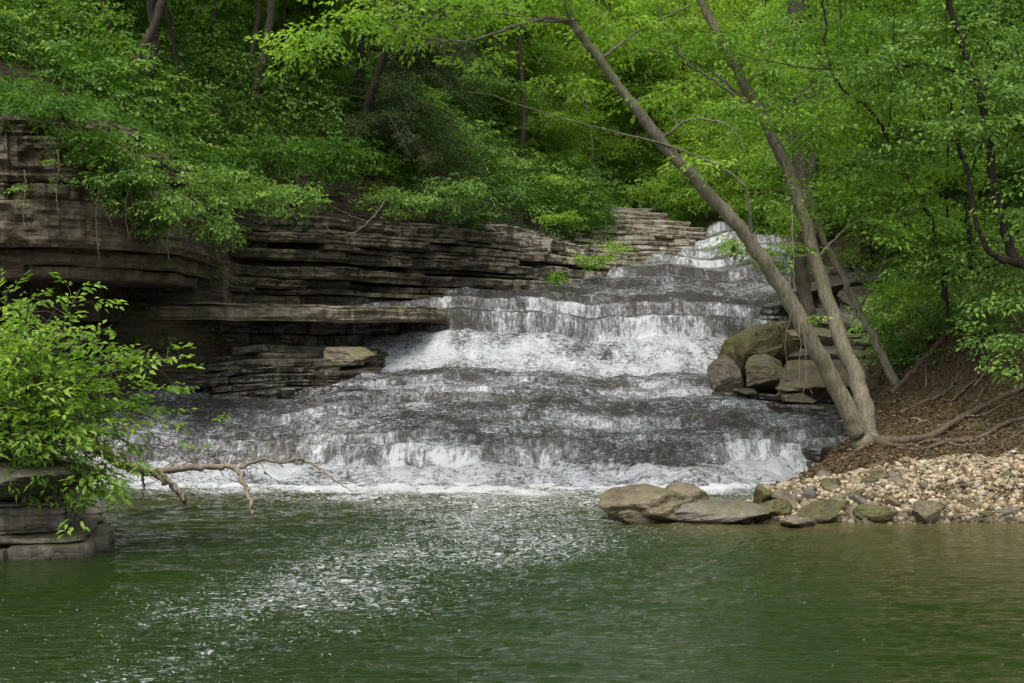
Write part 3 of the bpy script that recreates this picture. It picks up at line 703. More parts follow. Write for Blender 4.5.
boulder('boulder', 'large tan rounded boulder at the stream end of the gravel bar', 'boulder', bp(650, 506, 15.8), (.58, .42, .28), 3, 'boulder', .1, tilt=(0, -.05))
boulder('boulder', 'small tan knob touching the right side of the large tan boulder', 'boulder', bp(682, 503, 15.95), (.26, .25, .18), 5, 'boulder', .6, 4)
boulder('boulder', 'long low grey wedge leaning against the large tan boulder', 'boulder', bp(704, 515, 15.6), (.66, .34, .17), 8, 'boulder_grey', -.05, tilt=(0, -.10))
boulder('boulder', 'dark low stone under the front of the large tan boulder', 'boulder', bp(642, 518, 15.5), (.24, .18, .10), 12, 'boulder', .3, 4)
for i, (px, py, D, s, mt, lb) in enumerate([
    (762, 496, 16.2, (.12, .12, .12), 'boulder_moss', 'small yellow green mossy stone perched behind the grey wedge'),
    (771, 511, 15.8, (.24, .16, .11), 'boulder_moss', 'mossy olive stone at the right tip of the grey wedge'),
    (785, 500, 16.1, (.13, .12, .11), 'boulder', 'small tan stone behind the mossy olive stone'),
    (816, 514, 15.6, (.27, .19, .12), 'boulder_moss', 'long mossy slab stone at the waterline left of the pointed pale stone'),
    (800, 522, 15.3, (.28, .16, .06), 'pebble', 'flat pale stone half under water at the bar edge'),
    (874, 515, 15.6, (.18, .15, .11), 'boulder_moss', 'dark mossy stone just left of the pointed pale stone'),
    (901, 518, 15.6, (.08, .08, .09), 'boulder', 'narrow upright stone against the pointed pale stone'),
    (924, 513, 15.5, (.17, .14, .16), 'boulder', 'pointed pale stone standing at the waterline'),
    (852, 503, 16.3, (.17, .14, .10), 'boulder_moss', 'yellowish mossy block in the middle of the gravel bar'),
    (905, 483, 17.4, (.17, .14, .09), 'boulder', 'rounded ochre stone at the top of the gravel bar'),
    (964, 490, 17.2, (.12, .10, .08), 'boulder_grey', 'dark brown tilted stone alone on the fine gravel'),
    (833, 498, 16.6, (.13, .11, .09), 'pebble', 'white stone beside the yellowish mossy block'),
    (880, 497, 16.6, (.13, .1, .09), 'boulder_grey', 'reddish grey stone behind the dark mossy stone'),
    (988, 510, 16.0, (.12, .1, .06), 'pebble', 'flat cream stone on the right half of the bar'),
    (1008, 516, 15.8, (.14, .1, .06), 'boulder_grey', 'low grey stone at the right end of the waterline')]):
    boulder('stone', lb, 'stone', bp(px, py, D), np.array(s) * 1.15, 40 + i * 7, mt, i * 1.1, 4, 'larger stones along the gravel bar', tilt=(.1 * math.sin(i), .25 * math.cos(i * 2.1)), planes=10)
# boulder pile right of the falls
for (px, py, D, s, mt, lb, rot, ft, tl) in [
    (751, 360, 25.2, (.64, .75, .72), 'boulder_moss', 'big dark mossy boulder standing at the water edge of the pile', 2.2, False, (.3, -.5)),
    (729, 374, 24.9, (.28, .4, .42), 'boulder_grey', 'brown upright block at the left foot of the big mossy boulder', .2, False, (0, -.15)),
    (768, 376, 24.2, (.44, .45, .34), 'boulder', 'tan rounded block below the big mossy boulder', 2.1, False, (.1, .15)),
    (765, 353, 24.5, (.30, .3, .16), 'boulder_moss', 'small flat mossy stone lying against the big mossy boulder', .1, True, (.1, -.25)),
    (848, 378, 24.0, (1.5, .95, .34), 'boulder', 'wide flat topped pale slab below the leaning trunks', -.1, True, (.24, .02)),
    (792, 390, 23.8, (.32, .3, .20), 'boulder', 'tan block tucked under the left end of the wide flat slab', .5, False, (.1, 0)),
    (826, 355, 25.2, (1.10, .6, .20), 'grey', 'thin grey slab stacked above the wide flat slab', .1, True, (.15, 0)),
    (812, 338, 25.9, (.85, .6, .24), 'boulder', 'brown squared block on top of the boulder pile', -.1, True, (.1, .06)),
    (790, 330, 26.2, (.40, .4, .22), 'boulder_moss', 'mossy block at the left top of the boulder pile', .7, True, (.1, .2)),
    (860, 345, 25.6, (.55, .5, .22), 'boulder_grey', 'grey block between the two leaning trunks', .4, True, (.1, 0)),
    (745, 391, 23.9, (.26, .2, .09), 'wet', 'low wet stone at the water line of the pile', .4, True, (0, 0)),
    (800, 398, 23.2, (.28, .25, .10), 'boulder', 'small tan stone in front of the wide flat slab', 1.1, False, (0, 0)),
    (353, 354, 24.2, (.42, .3, .17), 'ledge', 'brown squared block alone on the wet terraces below the ledge', .05, True, (.1, 0)),
    (858, 280, 30.0, (1.25, .6, .30), 'boulder_grey', 'long pale tilted slab leaning on the layered outcrop', -.2, True, (.25, -.22)),
    (880, 300, 28.5, (1.1, .7, .30), 'boulder_grey', 'broad grey block below the long pale tilted slab', .1, True, (.2, .05)),
    (850, 318, 27.6, (1.1, .6, .24), 'grey', 'flat shaded block between the boulder pile and the layered outcrop', .0, True, (.15, .02)),
    (915, 325, 26.5, (.7, .5, .25), 'boulder_grey', 'grey block half hidden by leaves on the right bank', .3, True, (.1, .1)),
]:
    if lb: boulder('boulder', lb, 'boulder', bp(px, py, D), s, int(px + py), mt, rot, 5, None, tl, ft)
# top block of the left slab stack
boulder('boulder', 'thick rounded slab lying on top of the stacked slabs under the shrub', 'boulder', bp(22, 473, 13.1), (.62, .5, .155), 61, 'boulder_grey', .0, 5, None, (0, .02), True, .04)

# medium stones: one object each
rg = np.random.default_rng(77); placed = 0
while placed < 150:
    px = rg.uniform(775, 1035); D = 15.45 + 2.3 * rg.random() ** 1.5
    x = (px - 512) / F * D
    zg = float(ground_z(x, D))
    if zg < -.08 or x < 2.5: continue
    s = .035 + .055 * rg.random() ** 2.2; s *= 1.25 if px < 900 else .75
    V, T = rock_shape((s * rg.uniform(1, 1.5), s, s * rg.uniform(.5, .9)), 900 + placed, 3, 9, .06)
    o = link('stone', mesh_np('stone', V, [T], M[['pebble', 'pebble', 'boulder', 'boulder_grey', 'boulder_moss'][placed % 5]]), None, (x, D, zg + s * .25))
    o.rotation_euler = (rg.uniform(-.4, .4), rg.uniform(-.4, .4), rg.uniform(0, 6))
    tag(o, 'small loose creek stone lying among the pale gravel of the bar', 'stone', 'loose stones on the gravel bar'); placed += 1

# gravel: stuff
def gravel():
    rg = np.random.default_rng(5); n = 36000
    D = 15.2 + 4.0 * rg.random(n); X = rg.uniform(2.0, 9.5, n)
    z = ground_z(X, D); k = (z > -.12) & (D < 17.55 + .5 * rg.random(n) + .25 * fbm(X, D, 0, 2, 3)) ; D, X, z = D[k], X[k], z[k]; n = len(X)
    Dv, T = ico(1)
    s = (.009 + .046 * rg.random(n) ** 4)[:, None, None]
    sc3 = rg.uniform(.6, 1.4, (n, 1, 3)) * np.array([1, 1, .7]); j = 1 + rg.normal(0, .13, (n, len(Dv), 1))
    V = Dv[None] * s * sc3 * j + np.stack([X, D, z + .008], -1)[:, None]
    T = (T[None] + (np.arange(n) * len(Dv))[:, None, None]).reshape(-1, 3)
    m, nt, out = new_mat('gravel')
    at = nt.nodes.new('ShaderNodeAttribute'); at.attribute_name = 'tint'
    c = ramp(nt, at.outputs['Fac'], [(0, (.07, .045, .02)), (.3, (.17, .125, .065)), (.6, (.30, .24, .145)), (.85, (.19, .165, .12)), (1, (.42, .37, .27))])
    gp = nt.nodes.new('ShaderNodeNewGeometry'); sp = nd(nt, 'ShaderNodeSeparateXYZ', {0: gp.outputs['Position']})
    c = mixc(nt, ramp(nt, sp.outputs[2], [(.03, .8), (.08, 0.0)]), c, mixc(nt, 1.0, c, (.30, .28, .22), 'MULTIPLY'))
    p = nd(nt, 'ShaderNodeBsdfPrincipled', {'Base Color': c, 'Roughness': .8})
    nt.links.new(p.outputs[0], out.inputs[0])
    o = link('gravel', mesh_np('gravel', V.reshape(-1, 3), [T], m, smooth=False, fattrs={'tint': np.repeat(rg.random(n), len(ico(1)[1]))}))
    tag(o, 'pale tan gravel of the bar at the right shore', None, None, 'stuff')
gravel()

def litter():
    rg = np.random.default_rng(6); n = 30000
    X = rg.uniform(3.6, 10.5, n); Y = rg.uniform(18.0, 26, n); k = X > XRy(Y) - .05; X, Y = X[k], Y[k]; X = np.append(X, rg.uniform(3.2, 9, 900)); Y = np.append(Y, rg.uniform(16.0, 18, 900)); n = len(X)
    z = ground_z(X, Y) + rg.uniform(.0, .035, n) + .02 * (Y < 18)
    az = rg.uniform(0, 6.28, n); Dr = np.stack([np.cos(az), np.sin(az), rg.normal(0, .25, n)], 1); Nr = np.stack([rg.normal(0, .5, n), rg.normal(-.2, .5, n), np.ones(n)], 1)
    L = rg.uniform(.03, .075, n)
    V, T, t = leaves_mesh('l', np.stack([X, Y, z], 1), Dr, Nr, L, L * .55, rg.random(n), None, .5)
    tag(link('leaf_litter', mesh_np('leaf_litter', V, [T], M['leaf_dead'], smooth=False, fattrs={'tint': t})), 'brown dead leaves covering the right bank', None, None, 'stuff')
litter()

# ------------------------------------------------------------------ trees placed by hand
def stem_tree(name, label, stems, blobs, leafm, bark, base, seed, group=None, cat='tree', leaf=.10, K=14, L=.42, knot=.07, droop=.25, twigs=True, tw=.012, leafw=.55, crownname='crown', wide=.5):
    """stems: list of lists of (px,py,D,r); blobs: (px,py,D, rx,ry,rz, n)"""
    rng = np.random.default_rng(seed)
    root = empty(name, base, label, cat, group)
    att = []; geos = []
    for i, st in enumerate(stems):
        pts = np.array([P(a, b, c) for a, b, c, r in st]); rr = [r for *_, r in st]
        n = max(8, len(pts) * 7); c = catmull(pts, n); c[1:-1] += rng.normal(0, .012, (n - 2, 3)) * (1 if rr[0] > .03 else .6)
        rad = np.interp(np.linspace(0, len(rr) - 1, n), range(len(rr)), rr)
        g = Geo(); tube(g, c, rad, 12 if rr[0] > .05 else 6, knot if rr[0] > .03 else 0, seed + i)
        att += [[*p, r] for p, r in zip(c, rad)]
        geos.append((g, rr[0]))
    main = geos[0][0]; rest = Geo()
    for g, r in geos[1:]:
        V, fc = g.get(); part('branch', V, fc, M[bark], root)
    bl = [(P(a, b, D), (rx, ry, rz), n) for a, b, D, rx, ry, rz, n in blobs]
    if bl: crown(crownname, rng, bl, M[leafm], root, leaf, K, L, attach=att if twigs else None, trunkgeo=rest if twigs else None, droop=droop, tw=tw, leafw=leafw, wide=wide)
    V, fc = main.get(); part('trunk', V, fc, M[bark], root)
    if rest.V and len(rest.V) <= 45:
        o_ = 0
        for k in range(len(rest.V)):
            part('twig', rest.V[k], [rest.Q[k] - o_, rest.T[k] - o_], M[bark], root); o_ += len(rest.V[k])
    elif rest.V:
        V, fc = rest.get(); part('twigs', V, fc, M[bark], root)
    return root

# leaning tree A
stem_tree('leaning_tree', 'pale barked trunk leaning far left across the falls from the bank foot', [
    [(868, 452, 19.5, 0.180), (858, 432, 19.4, 0.139), (835, 385, 19.3, 0.119), (808, 335, 19.1, 0.111), (780, 285, 19.0, 0.102), (748, 238, 18.8, 0.094), (706, 190, 18.6, 0.086), (660, 140, 18.4, 0.078), (618, 85, 18.2, 0.061), (590, 45, 18.1, 0.056), (574, 22, 18.0, 0.050), (560, -30, 17.9, 0.043), (545, -90, 17.8, 0.036)],
    [(574, 20, 18, 0.032), (545, 19, 17.9, 0.025), (512, 27, 17.8, 0.022), (478, 39, 17.7, 0.019), (440, 41, 17.6, 0.016), (410, 33, 17.6, 0.013), (388, 24, 17.5, 0.009)],
    [(572, 24, 18, 0.022), (540, 20, 18.1, 0.016), (500, 14, 18.1, 0.013), (450, 18, 18.1, 0.010), (405, 18, 18, 0.009), (385, 50, 17.9, 0.006), (356, 70, 17.9, 0.004)],
    [(437, 41, 17.6, 0.009), (420, 46, 17.5, 0.007), (400, 48, 17.4, 0.004)],
    [(751, 238, 18.8, 0.029), (749, 205, 18.6, 0.020), (741, 182, 18.5, 0.016), (706, 160, 18.4, 0.014), (645, 139, 18.3, 0.012), (564, 119, 18.2, 0.009), (500, 98, 18.1, 0.007), (462, 90, 18.0, 0.004)],
    [(660, 140, 18.4, 0.022), (690, 120, 18.2, 0.014), (728, 125, 18.0, 0.010), (745, 150, 17.9, 0.006)],
    [(600, 60, 18.1, 0.022), (640, 30, 18.4, 0.014), (690, 5, 18.6, 0.010)],
], [(330, 32, 17.6, .45, .5, .22, 26), (395, 10, 17.6, .6, .6, .3, 40), (300, 55, 17.8, .3, .4, .15, 12), (470, 6, 17.8, .7, .7, .3, 40), (545, 8, 18, .5, .7, .35, 30), (620, 15, 18.3, .6, .8, .4, 34), (480, 60, 18, .3, .4, .12, 7), (560, 85, 18.2, .5, .4, .2, 12), (650, 100, 18.4, .5, .5, .25, 18), (700, 165, 18.4, .45, .5, .2, 14), (560, -60, 18, 2.2, 1.8, .8, 220), (380, -60, 17.5, 2.0, 1.5, .7, 160)],
    'leaf_bright', 'bark', P(868, 450, 19.5), 21, leaf=.085, L=.4)
# leaning tree B
stem_tree('leaning_tree', 'taller pale barked trunk from the same foot, its top curving to top centre', [
    [(872, 450, 19.6, 0.164), (869, 432, 19.7, 0.131), (858, 385, 19.9, 0.115), (838, 330, 20.1, 0.107), (820, 275, 20.3, 0.098), (806, 225, 20.4, 0.094), (793, 185, 20.5, 0.090), (770, 130, 20.6, 0.086), (745, 85, 20.8, 0.080), (722, 42, 20.9, 0.074), (700, 0, 21, 0.061), (670, -60, 21, 0.050), (640, -130, 21, 0.036)],
    [(795, 190, 20.5, 0.036), (760, 120, 20.3, 0.025), (720, 85, 20.1, 0.020), (690, 65, 20, 0.016), (668, 40, 19.9, 0.013), (660, 5, 19.8, 0.009)],
    [(760, 112, 20.7, 0.029), (720, 78, 20.9, 0.022), (690, 60, 21, 0.016), (650, 50, 21.2, 0.012), (610, 30, 21.4, 0.007)],
    [(770, 130, 20.6, 0.025), (800, 95, 20.9, 0.018), (832, 60, 21.1, 0.013), (840, 20, 21.2, 0.009)],
    [(816, 260, 20.3, 0.022), (850, 225, 20.3, 0.014), (885, 215, 20.2, 0.010), (930, 205, 20, 0.006)],
], [(640, 25, 20.4, .8, .8, .4, 50), (700, 45, 20.2, .6, .8, .35, 36), (770, 50, 20.6, .7, .8, .4, 50), (835, 30, 21, .8, .8, .4, 55), (740, 110, 19.8, .5, .6, .22, 22), (820, 120, 20.2, .7, .7, .35, 45), (770, 190, 20, .45, .5, .2, 18), (860, 190, 20.3, .6, .6, .3, 36), (890, 235, 20.2, .4, .5, .22, 18), (780, 245, 19.9, .25, .3, .12, 7), (700, -60, 20.6, 2.4, 1.8, .8, 240), (860, -50, 20.6, 2.0, 1.6, .7, 200)],
    'leaf_bright', 'bark', P(872, 448, 19.6), 22, leaf=.09, L=.42)
stem_tree('leaning_tree', 'thin olive trunk leaning left behind the two pale trunks', [
    [(905, 392, 21.8, 0.090), (893, 378, 21.8, 0.074), (875, 340, 22, 0.058), (858, 310, 22.2, 0.054), (842, 275, 22.3, 0.050), (822, 235, 22.5, 0.043), (806, 190, 22.7, 0.036), (790, 140, 22.9, 0.029), (775, 90, 23, 0.022), (765, 30, 23, 0.014)],
    [(858, 310, 22.2, 0.022), (880, 270, 22, 0.014), (890, 230, 21.8, 0.010), (880, 200, 21.8, 0.007)],
], [(800, 130, 22.8, .9, .9, .4, 60), (770, 60, 23, 1.0, .9, .45, 70), (880, 100, 22.5, 1.0, .9, .5, 80), (800, 215, 22.5, .4, .5, .2, 18)],
    'leaf_bright', 'bark', P(905, 390, 21.8), 23, leaf=.09)
stem_tree('slender_tree', 'short dark trunk standing behind the left pale trunk on the boulder pile', [
    [(812, 335, 26.8, .16), (806, 300, 26.8, .13), (800, 262, 26.8, .12), (803, 220, 26.9, .11), (812, 170, 27, .09), (818, 100, 27.2, .07), (825, 20, 27.5, .05)],
], [(820, 100, 27.2, 1.6, 1.3, .9, 150), (790, 40, 27.2, 1.4, 1.3, .8, 130), (850, 180, 27, 1.1, 1.0, .5, 90), (790, 200, 26.8, .5, .6, .3, 26)],
    'leaf_mid', 'bark_brown', P(812, 335, 26.8), 24, leaf=.11)
# right bank trees
stem_tree('curved_tree', 'dark curved trunk sweeping up at the right edge from behind the bank', [
    [(1040, 262, 19.5, 0.086), (1018, 262, 19.4, 0.072), (1003, 225, 19.4, 0.061), (992, 170, 19.4, 0.058), (983, 110, 19.4, 0.054), (975, 75, 19.5, 0.050), (955, 20, 19.6, 0.043), (940, -40, 19.7, 0.036)],
    [(1022, 264, 19.4, 0.058), (995, 256, 19.3, 0.043), (980, 235, 19.2, 0.036), (972, 205, 19.2, 0.032), (966, 170, 19.2, 0.029), (958, 140, 19.3, 0.025), (950, 100, 19.3, 0.014)],
    [(981, 100, 19.4, 0.029), (1000, 60, 19.3, 0.022), (1030, 40, 19.2, 0.014)],
    [(980, 85, 19.5, 0.029), (935, 65, 19.4, 0.018), (880, 68, 19.3, 0.014), (810, 68, 19.3, 0.010), (740, 55, 19.3, 0.006)],
], [(960, 40, 19.3, 1.0, .9, .4, 80), (1010, 80, 19.2, .6, .8, .4, 50), (1005, 130, 19, .5, .7, .3, 40), (920, 85, 19.3, .8, .8, .3, 60), (870, 60, 19.3, .6, .6, .25, 36), (1010, 200, 19, .4, .5, .3, 26), (950, 130, 19.1, .5, .6, .25, 32), (900, 150, 19.6, .5, .6, .22, 26), (980, -60, 19.4, 2, 1.6, .7, 220)],
    'leaf_mid', 'bark_dark', P(1040, 262, 19.5), 25, leaf=.085)
stem_tree('slender_tree', 'dark wiry trunk zigzagging up left from the right bank', [
    [(945, 300, 20.6, 0.043), (940, 255, 20.6, 0.036), (925, 205, 20.6, 0.032), (905, 175, 20.6, 0.029), (888, 140, 20.6, 0.026), (870, 110, 20.6, 0.023), (845, 92, 20.7, 0.020), (828, 60, 20.8, 0.017), (824, 10, 20.9, 0.014), (822, -40, 21, 0.011)],
    [(888, 138, 20.6, 0.014), (892, 90, 20.5, 0.011), (893, 30, 20.5, 0.007), (896, -20, 20.5, 0.004)],
    [(905, 175, 20.6, 0.014), (870, 168, 20.5, 0.010), (830, 180, 20.4, 0.006)],
], [(850, 100, 20.6, .7, .7, .3, 42), (890, 60, 20.5, .6, .7, .3, 36), (900, 190, 20.5, .5, .6, .25, 28), (930, 230, 20.4, .4, .5, .25, 22), (850, 170, 20.4, .5, .5, .2, 20), (930, 175, 20.6, .5, .6, .3, 30)],
    'leaf_bright', 'bark_dark', P(945, 300, 20.6), 26, leaf=.085, tw=.008)
stem_tree('slender_tree', 'straight thin dark sapling in front of the right hillside leaves', [
    [(948, 330, 21, 0.022), (947, 260, 21, 0.018), (947, 190, 21, 0.016), (948, 120, 21, 0.013), (947, 60, 21, 0.009), (946, -10, 21, 0.006)],
], [(960, 100, 21, .6, .6, .25, 32), (935, 170, 21, .4, .5, .2, 18), (965, 220, 21, .5, .5, .25, 24), (930, 290, 20.9, .5, .5, .22, 24)],
    'leaf_bright', 'bark_dark', P(948, 330, 21), 27, leaf=.09, tw=.007)
stem_tree('slender_tree', 'forked dark sapling left of the curved trunk on the right bank', [
    [(972, 270, 20.3, 0.043), (968, 220, 20.3, 0.036), (970, 175, 20.3, 0.032), (958, 145, 20.3, 0.029), (962, 110, 20.3, 0.022), (968, 80, 20.3, 0.014)],
    [(966, 215, 20.3, 0.014), (975, 160, 20.2, 0.012), (990, 130, 20.1, 0.007)],
], [(975, 110, 20.3, .5, .6, .25, 28), (990, 250, 20.0, .6, .6, .3, 42), (950, 260, 20.4, .5, .5, .25, 30), (1015, 290, 19.6, .6, .6, .3, 42)],
    'leaf_mid', 'bark_dark', P(972, 270, 20.3), 28, leaf=.09, tw=.007)
# hanging twigs
stem_tree('sapling', 'bare pale hanging twigs dangling beside the left pale trunk', [
    [(792, 205, 18.9, .008), (793, 250, 18.8, .007), (795, 290, 18.8, .006), (800, 340, 18.8, .005), (798, 390, 18.8, .003)],
    [(793, 290, 18.8, .005), (803, 330, 18.8, .004), (806, 372, 18.8, .004), (802, 398, 18.8, .003)],
    [(806, 372, 18.8, .004), (812, 395, 18.8, .002)],
    [(795, 300, 18.8, .004), (785, 340, 18.8, .003), (790, 380, 18.8, .002)],
], [(816, 318, 18.8, .10, .12, .05, 3)], 'leaf_yellow', 'deadwood', P(792, 205, 18.9), 29, leaf=.08, K=6, L=.2, cat='hanging twigs')

# brushes on right bank
for i, (px, py, D, rx, rz, n, mt, lb, lf) in enumerate([
    (915, 345, 22.8, .55, .5, 65, 'leaf_mid', 'dark green bush growing behind the olive leaning trunk', .085),
    (940, 345, 22.3, .7, .35, 60, 'leaf_dark', 'shaded bush above the bare soil slope', .08),
    (1000, 330, 19.2, .45, .22, 34, 'leaf_mid', 'pale leafed bush leaning over the soil at the right edge', .075),
    (985, 300, 21.5, .9, .5, 90, 'leaf_mid', 'broad bush on the bank under the curved trunk', .085),
    (930, 300, 22.5, .8, .5, 90, 'leaf_mid', 'bush filling the gap left of the thin straight sapling', .085),
    (1015, 365, 18.8, .35, .16, 16, 'leaf_mid', 'small drooping plant over the dark hollow at the right edge', .07),
    (757, 344, 24.9, .22, .08, 10, 'leaf_mid', 'small green plant growing on the big mossy boulder', .06),
    (735, 245, 31, .5, .3, 26, 'leaf_bright', 'bright leafy plant hanging at the right side of the upper falls', .09),
    (780, 262, 29, .45, .2, 18, 'leaf_mid', 'small plant above the black wet ledge', .085),
]):
    b = P(px, py + rz / D * F * .9, D)
    root = empty('bush', b, lb, 'bush', 'bushes on the right bank')
    g = Geo(); rng = np.random.default_rng(500 + i); c0 = P(px, py, D)
    for k in range(6):
        e = c0 + rng.normal(0, .4, 3) * np.array([rx, rx, rz]); tube(g, catmull([b, (b + e) / 2 + rng.normal(0, .05, 3), e], 6), np.linspace(.012, .004, 6), 5)
    V, fc = g.get(); part('stem', V, fc, M['bark_dark'], root)
    crown('foliage', rng, [(c0, (rx, rx * .9, rz), n)], M[mt], root, leaf=lf, L=.32)

# big foreground shrub, box-elder like
def big_shrub():
    rng = np.random.default_rng(44)
    base = P(-10, 470, 13.6)
    root = empty('leafy_shrub', base, 'bright green leafy shrub overhanging the stacked slabs at the left shore', 'shrub')
    ends = [(30, 300, 12.9), (80, 290, 13.0), (55, 330, 12.6), (112, 325, 13.1), (150, 345, 13.3), (185, 355, 13.4), (120, 370, 13.0), (140, 392, 13.3), (60, 385, 12.5), (100, 415, 12.9), (20, 350, 12.4), (15, 400, 12.4), (65, 435, 12.7), (105, 455, 13.1), (100, 482, 13.2), (30, 430, 12.5), (-15, 330, 12.4), (-30, 380, 12.3), (125, 430, 13.3), (5, 285, 13.2), (-10, 440, 12.6), (75, 350, 13.2), (165, 400, 13.4), (55, 310, 13.5), (90, 385, 13.6), (40, 405, 13.8), (95, 470, 12.9), (110, 440, 12.9), (92, 492, 12.9), (75, 455, 12.8), (20, 445, 12.6), (45, 370, 13.0), (-10, 300, 12.8)]
    g = Geo(); C = []; O = []
    for e in ends:
        e = P(*e); ln = np.linalg.norm(e - base)
        mid = (base + e) / 2 + np.array([0, 0, .10 * ln]) + rng.normal(0, .05, 3)
        c = catmull([base + rng.normal(0, .08, 3), mid, e], 12); tube(g, c, np.linspace(.018, .004, 12), 5)
        for k in range(24):
            t = rng.uniform(.35, 1.0); p = c[int(t * 11)] + rng.normal(0, 1, 3) * np.array([.17, .19, .11])
            tube(g, np.array([c[int(t * 11)], (c[int(t * 11)] + p) / 2 + [0, 0, .03], p]), [.004, .003, .002], 4)
            C.append(p); d = p - base; O.append(d / np.linalg.norm(d))
    C = np.array(C); O = np.array(O)
    V1, T1, t1 = leaves_mesh('l', *sprays(rng, C, 11, .25, .082, wide=.42, droop=.35, upj=.3, outdir=O * .8, leafw=.44), None, .3)
    part('foliage', V1, [T1], M['leaf_shrub'], root, smooth=False, fattrs={'tint': t1})
    V, fc = g.get(); part('stem', V, fc, M['bark_brown'], root)
big_shrub()

# fallen branch reaching into the pool
_twl = []; _rt = random.Random(9)
for _k in range(22):
    _x = _rt.uniform(130, 320); _y = 468 + _rt.uniform(-4, 4); _D = 16.75 + _rt.uniform(-.25, .3); _a = _rt.uniform(-2.7, -.25) if _k % 4 else _rt.uniform(.2, 1.2); _l = _rt.uniform(22, 60)
    _twl.append([(_x, _y, _D, .007), (_x + _l * .5 * math.cos(_a), _y + _l * .45 * math.sin(_a) + _rt.uniform(-4, 4), _D + .1, .005), (_x + _l * math.cos(_a) + 8, _y + _l * .75 * math.sin(_a), _D + .2, .0025)])
stem_tree('fallen_branch', 'crooked bare grey branch reaching from the shrub into the pool', [
    [(96, 448, 15.6, .07), (120, 462, 16.0, .055), (145, 471, 16.4, .048), (175, 469, 16.6, .042), (205, 467, 16.7, .036), (235, 468, 16.7, .032), (243, 482, 16.5, .028), (249, 500, 16.3, .022), (252, 514, 16.2, .015)],
    [(240, 468, 16.7, .024), (262, 460, 16.8, .022), (282, 463, 16.8, .019), (300, 459, 16.9, .017), (318, 468, 16.9, .013), (335, 480, 16.8, .01), (352, 492, 16.6, .006)],
    [(150, 471, 16.4, .034), (165, 482, 16.5, .03), (180, 496, 16.6, .024), (186, 503, 16.7, .018)],
    [(158, 470, 16.5, .024), (175, 485, 16.4, .02), (184, 500, 16.3, .012)],
    [(142, 472, 16.4, .02), (143, 485, 16.4, .016), (141, 503, 16.4, .012)],
    [(282, 463, 16.8, .009), (300, 450, 17, .006), (322, 440, 17.2, .004), (348, 425, 17.4, .002)],
    [(310, 463, 16.9, .008), (335, 480, 16.7, .005), (360, 478, 16.6, .003), (372, 472, 16.6, .002)],
    [(140, 455, 16.2, .012), (115, 430, 15.8, .01), (150, 432, 16.2, .008), (172, 455, 16.5, .004)],
    [(212, 467, 16.7, .008), (222, 440, 16.8, .006), (230, 412, 16.9, .003)],
    [(200, 468, 16.7, .006), (180, 448, 16.6, .004), (150, 436, 16.4, .003), (120, 440, 16.2, .002)],
    [(245, 467, 16.7, .006), (260, 485, 16.8, .004), (285, 490, 16.8, .003), (310, 486, 16.9, .002)],
    [(255, 462, 16.8, .005), (250, 440, 16.9, .003), (265, 425, 17, .002)],
    [(160, 470, 16.5, .006), (185, 455, 16.7, .004), (215, 445, 16.8, .003), (250, 448, 16.9, .002)],
] + _twl, [(136, 462, 15.9, .12, .15, .08, 6), (228, 412, 16.9, .06, .08, .04, 2), (190, 442, 16.5, .25, .2, .08, 4), (110, 480, 14.5, .12, .15, .2, 12)], 'leaf_bright', 'deadwood', P(96, 448, 15.6), 31, leaf=.075, K=7, L=.2, knot=.1, cat='branch', crownname='leaves')

# exposed roots on the right bank
def root_thing(label, paths, seed, base):
    root = empty('tree_root', base, label, 'root', 'exposed roots on the right bank')
    g = Geo(); rng = np.random.default_rng(seed)
    for st in paths:
        pts = []
        for px, py, D, r in st:
            p = P(px, py, D); p[2] = float(ground_z(p[0], p[1])) + r * .6; pts.append(p)
        n = len(pts) * 6; c = catmull(pts, n)
        c += np.stack([rng.normal(0, .012, n), rng.normal(0, .012, n), rng.normal(0, .006, n)], 1)
        tube(g, c, np.interp(np.linspace(0, len(st) - 1, n), range(len(st)), [s[3] for s in st]), 8, .25, seed)
    V, fc = g.get(); o = part('root_bark', V, fc, M['root'], root)
root_thing('thick knotted root running right from the foot of the leaning trunks', [
    [(878, 440, 19.4, .07), (905, 437, 19.3, .06), (930, 434, 19.2, .055), (955, 428, 19.5, .05), (985, 418, 19.9, .045), (1030, 405, 20.1, .04)],
    [(925, 436, 19.2, .04), (945, 442, 19.0, .035), (975, 440, 18.95, .03), (1000, 445, 18.9, .02)]], 601, P(878, 440, 19.4))
root_thing('looping lower root above the gravel bar', [
    [(915, 470, 18.6, .025), (925, 458, 18.8, .03), (945, 452, 18.9, .03), (965, 462, 18.7, .028), (995, 458, 18.75, .02)]], 602, P(915, 468, 18.6))
root_thing('thin straight root across the litter below the knotted root', [
    [(960, 470, 18.5, .015), (985, 466, 18.6, .018), (1010, 458, 18.7, .018), (1035, 440, 19, .02)]], 603, P(960, 470, 18.5))
root_thing('spreading root wad under the foot of the leaning trunks', [
    [(866, 450, 19.5, .09), (850, 458, 19.6, .05), (838, 468, 19.7, .03), (828, 478, 19.9, .02)],
    [(870, 450, 19.4, .08), (862, 462, 19.2, .04), (845, 470, 19.1, .025), (835, 482, 19.0, .015)],
    [(874, 448, 19.5, .08), (890, 452, 19.1, .04), (905, 450, 19.0, .02)]], 604, P(866, 450, 19.5))
root_thing('pale bent root lying up the bare soil slope', [
    [(900, 414, 20.6, .03), (925, 408, 20.7, .028), (945, 400, 20.9, .025), (962, 385, 21.2, .02), (975, 362, 21.6, .015)]], 605, P(900, 414, 20.6))
root_thing('long dark root descending the soil slope under the curved trunk', [
    [(890, 395, 21.6, .05), (915, 375, 21.8, .05), (935, 352, 22.0, .05), (960, 335, 22.2, .05), (1000, 315, 22.3, .05)]], 606, P(890, 395, 21.6))

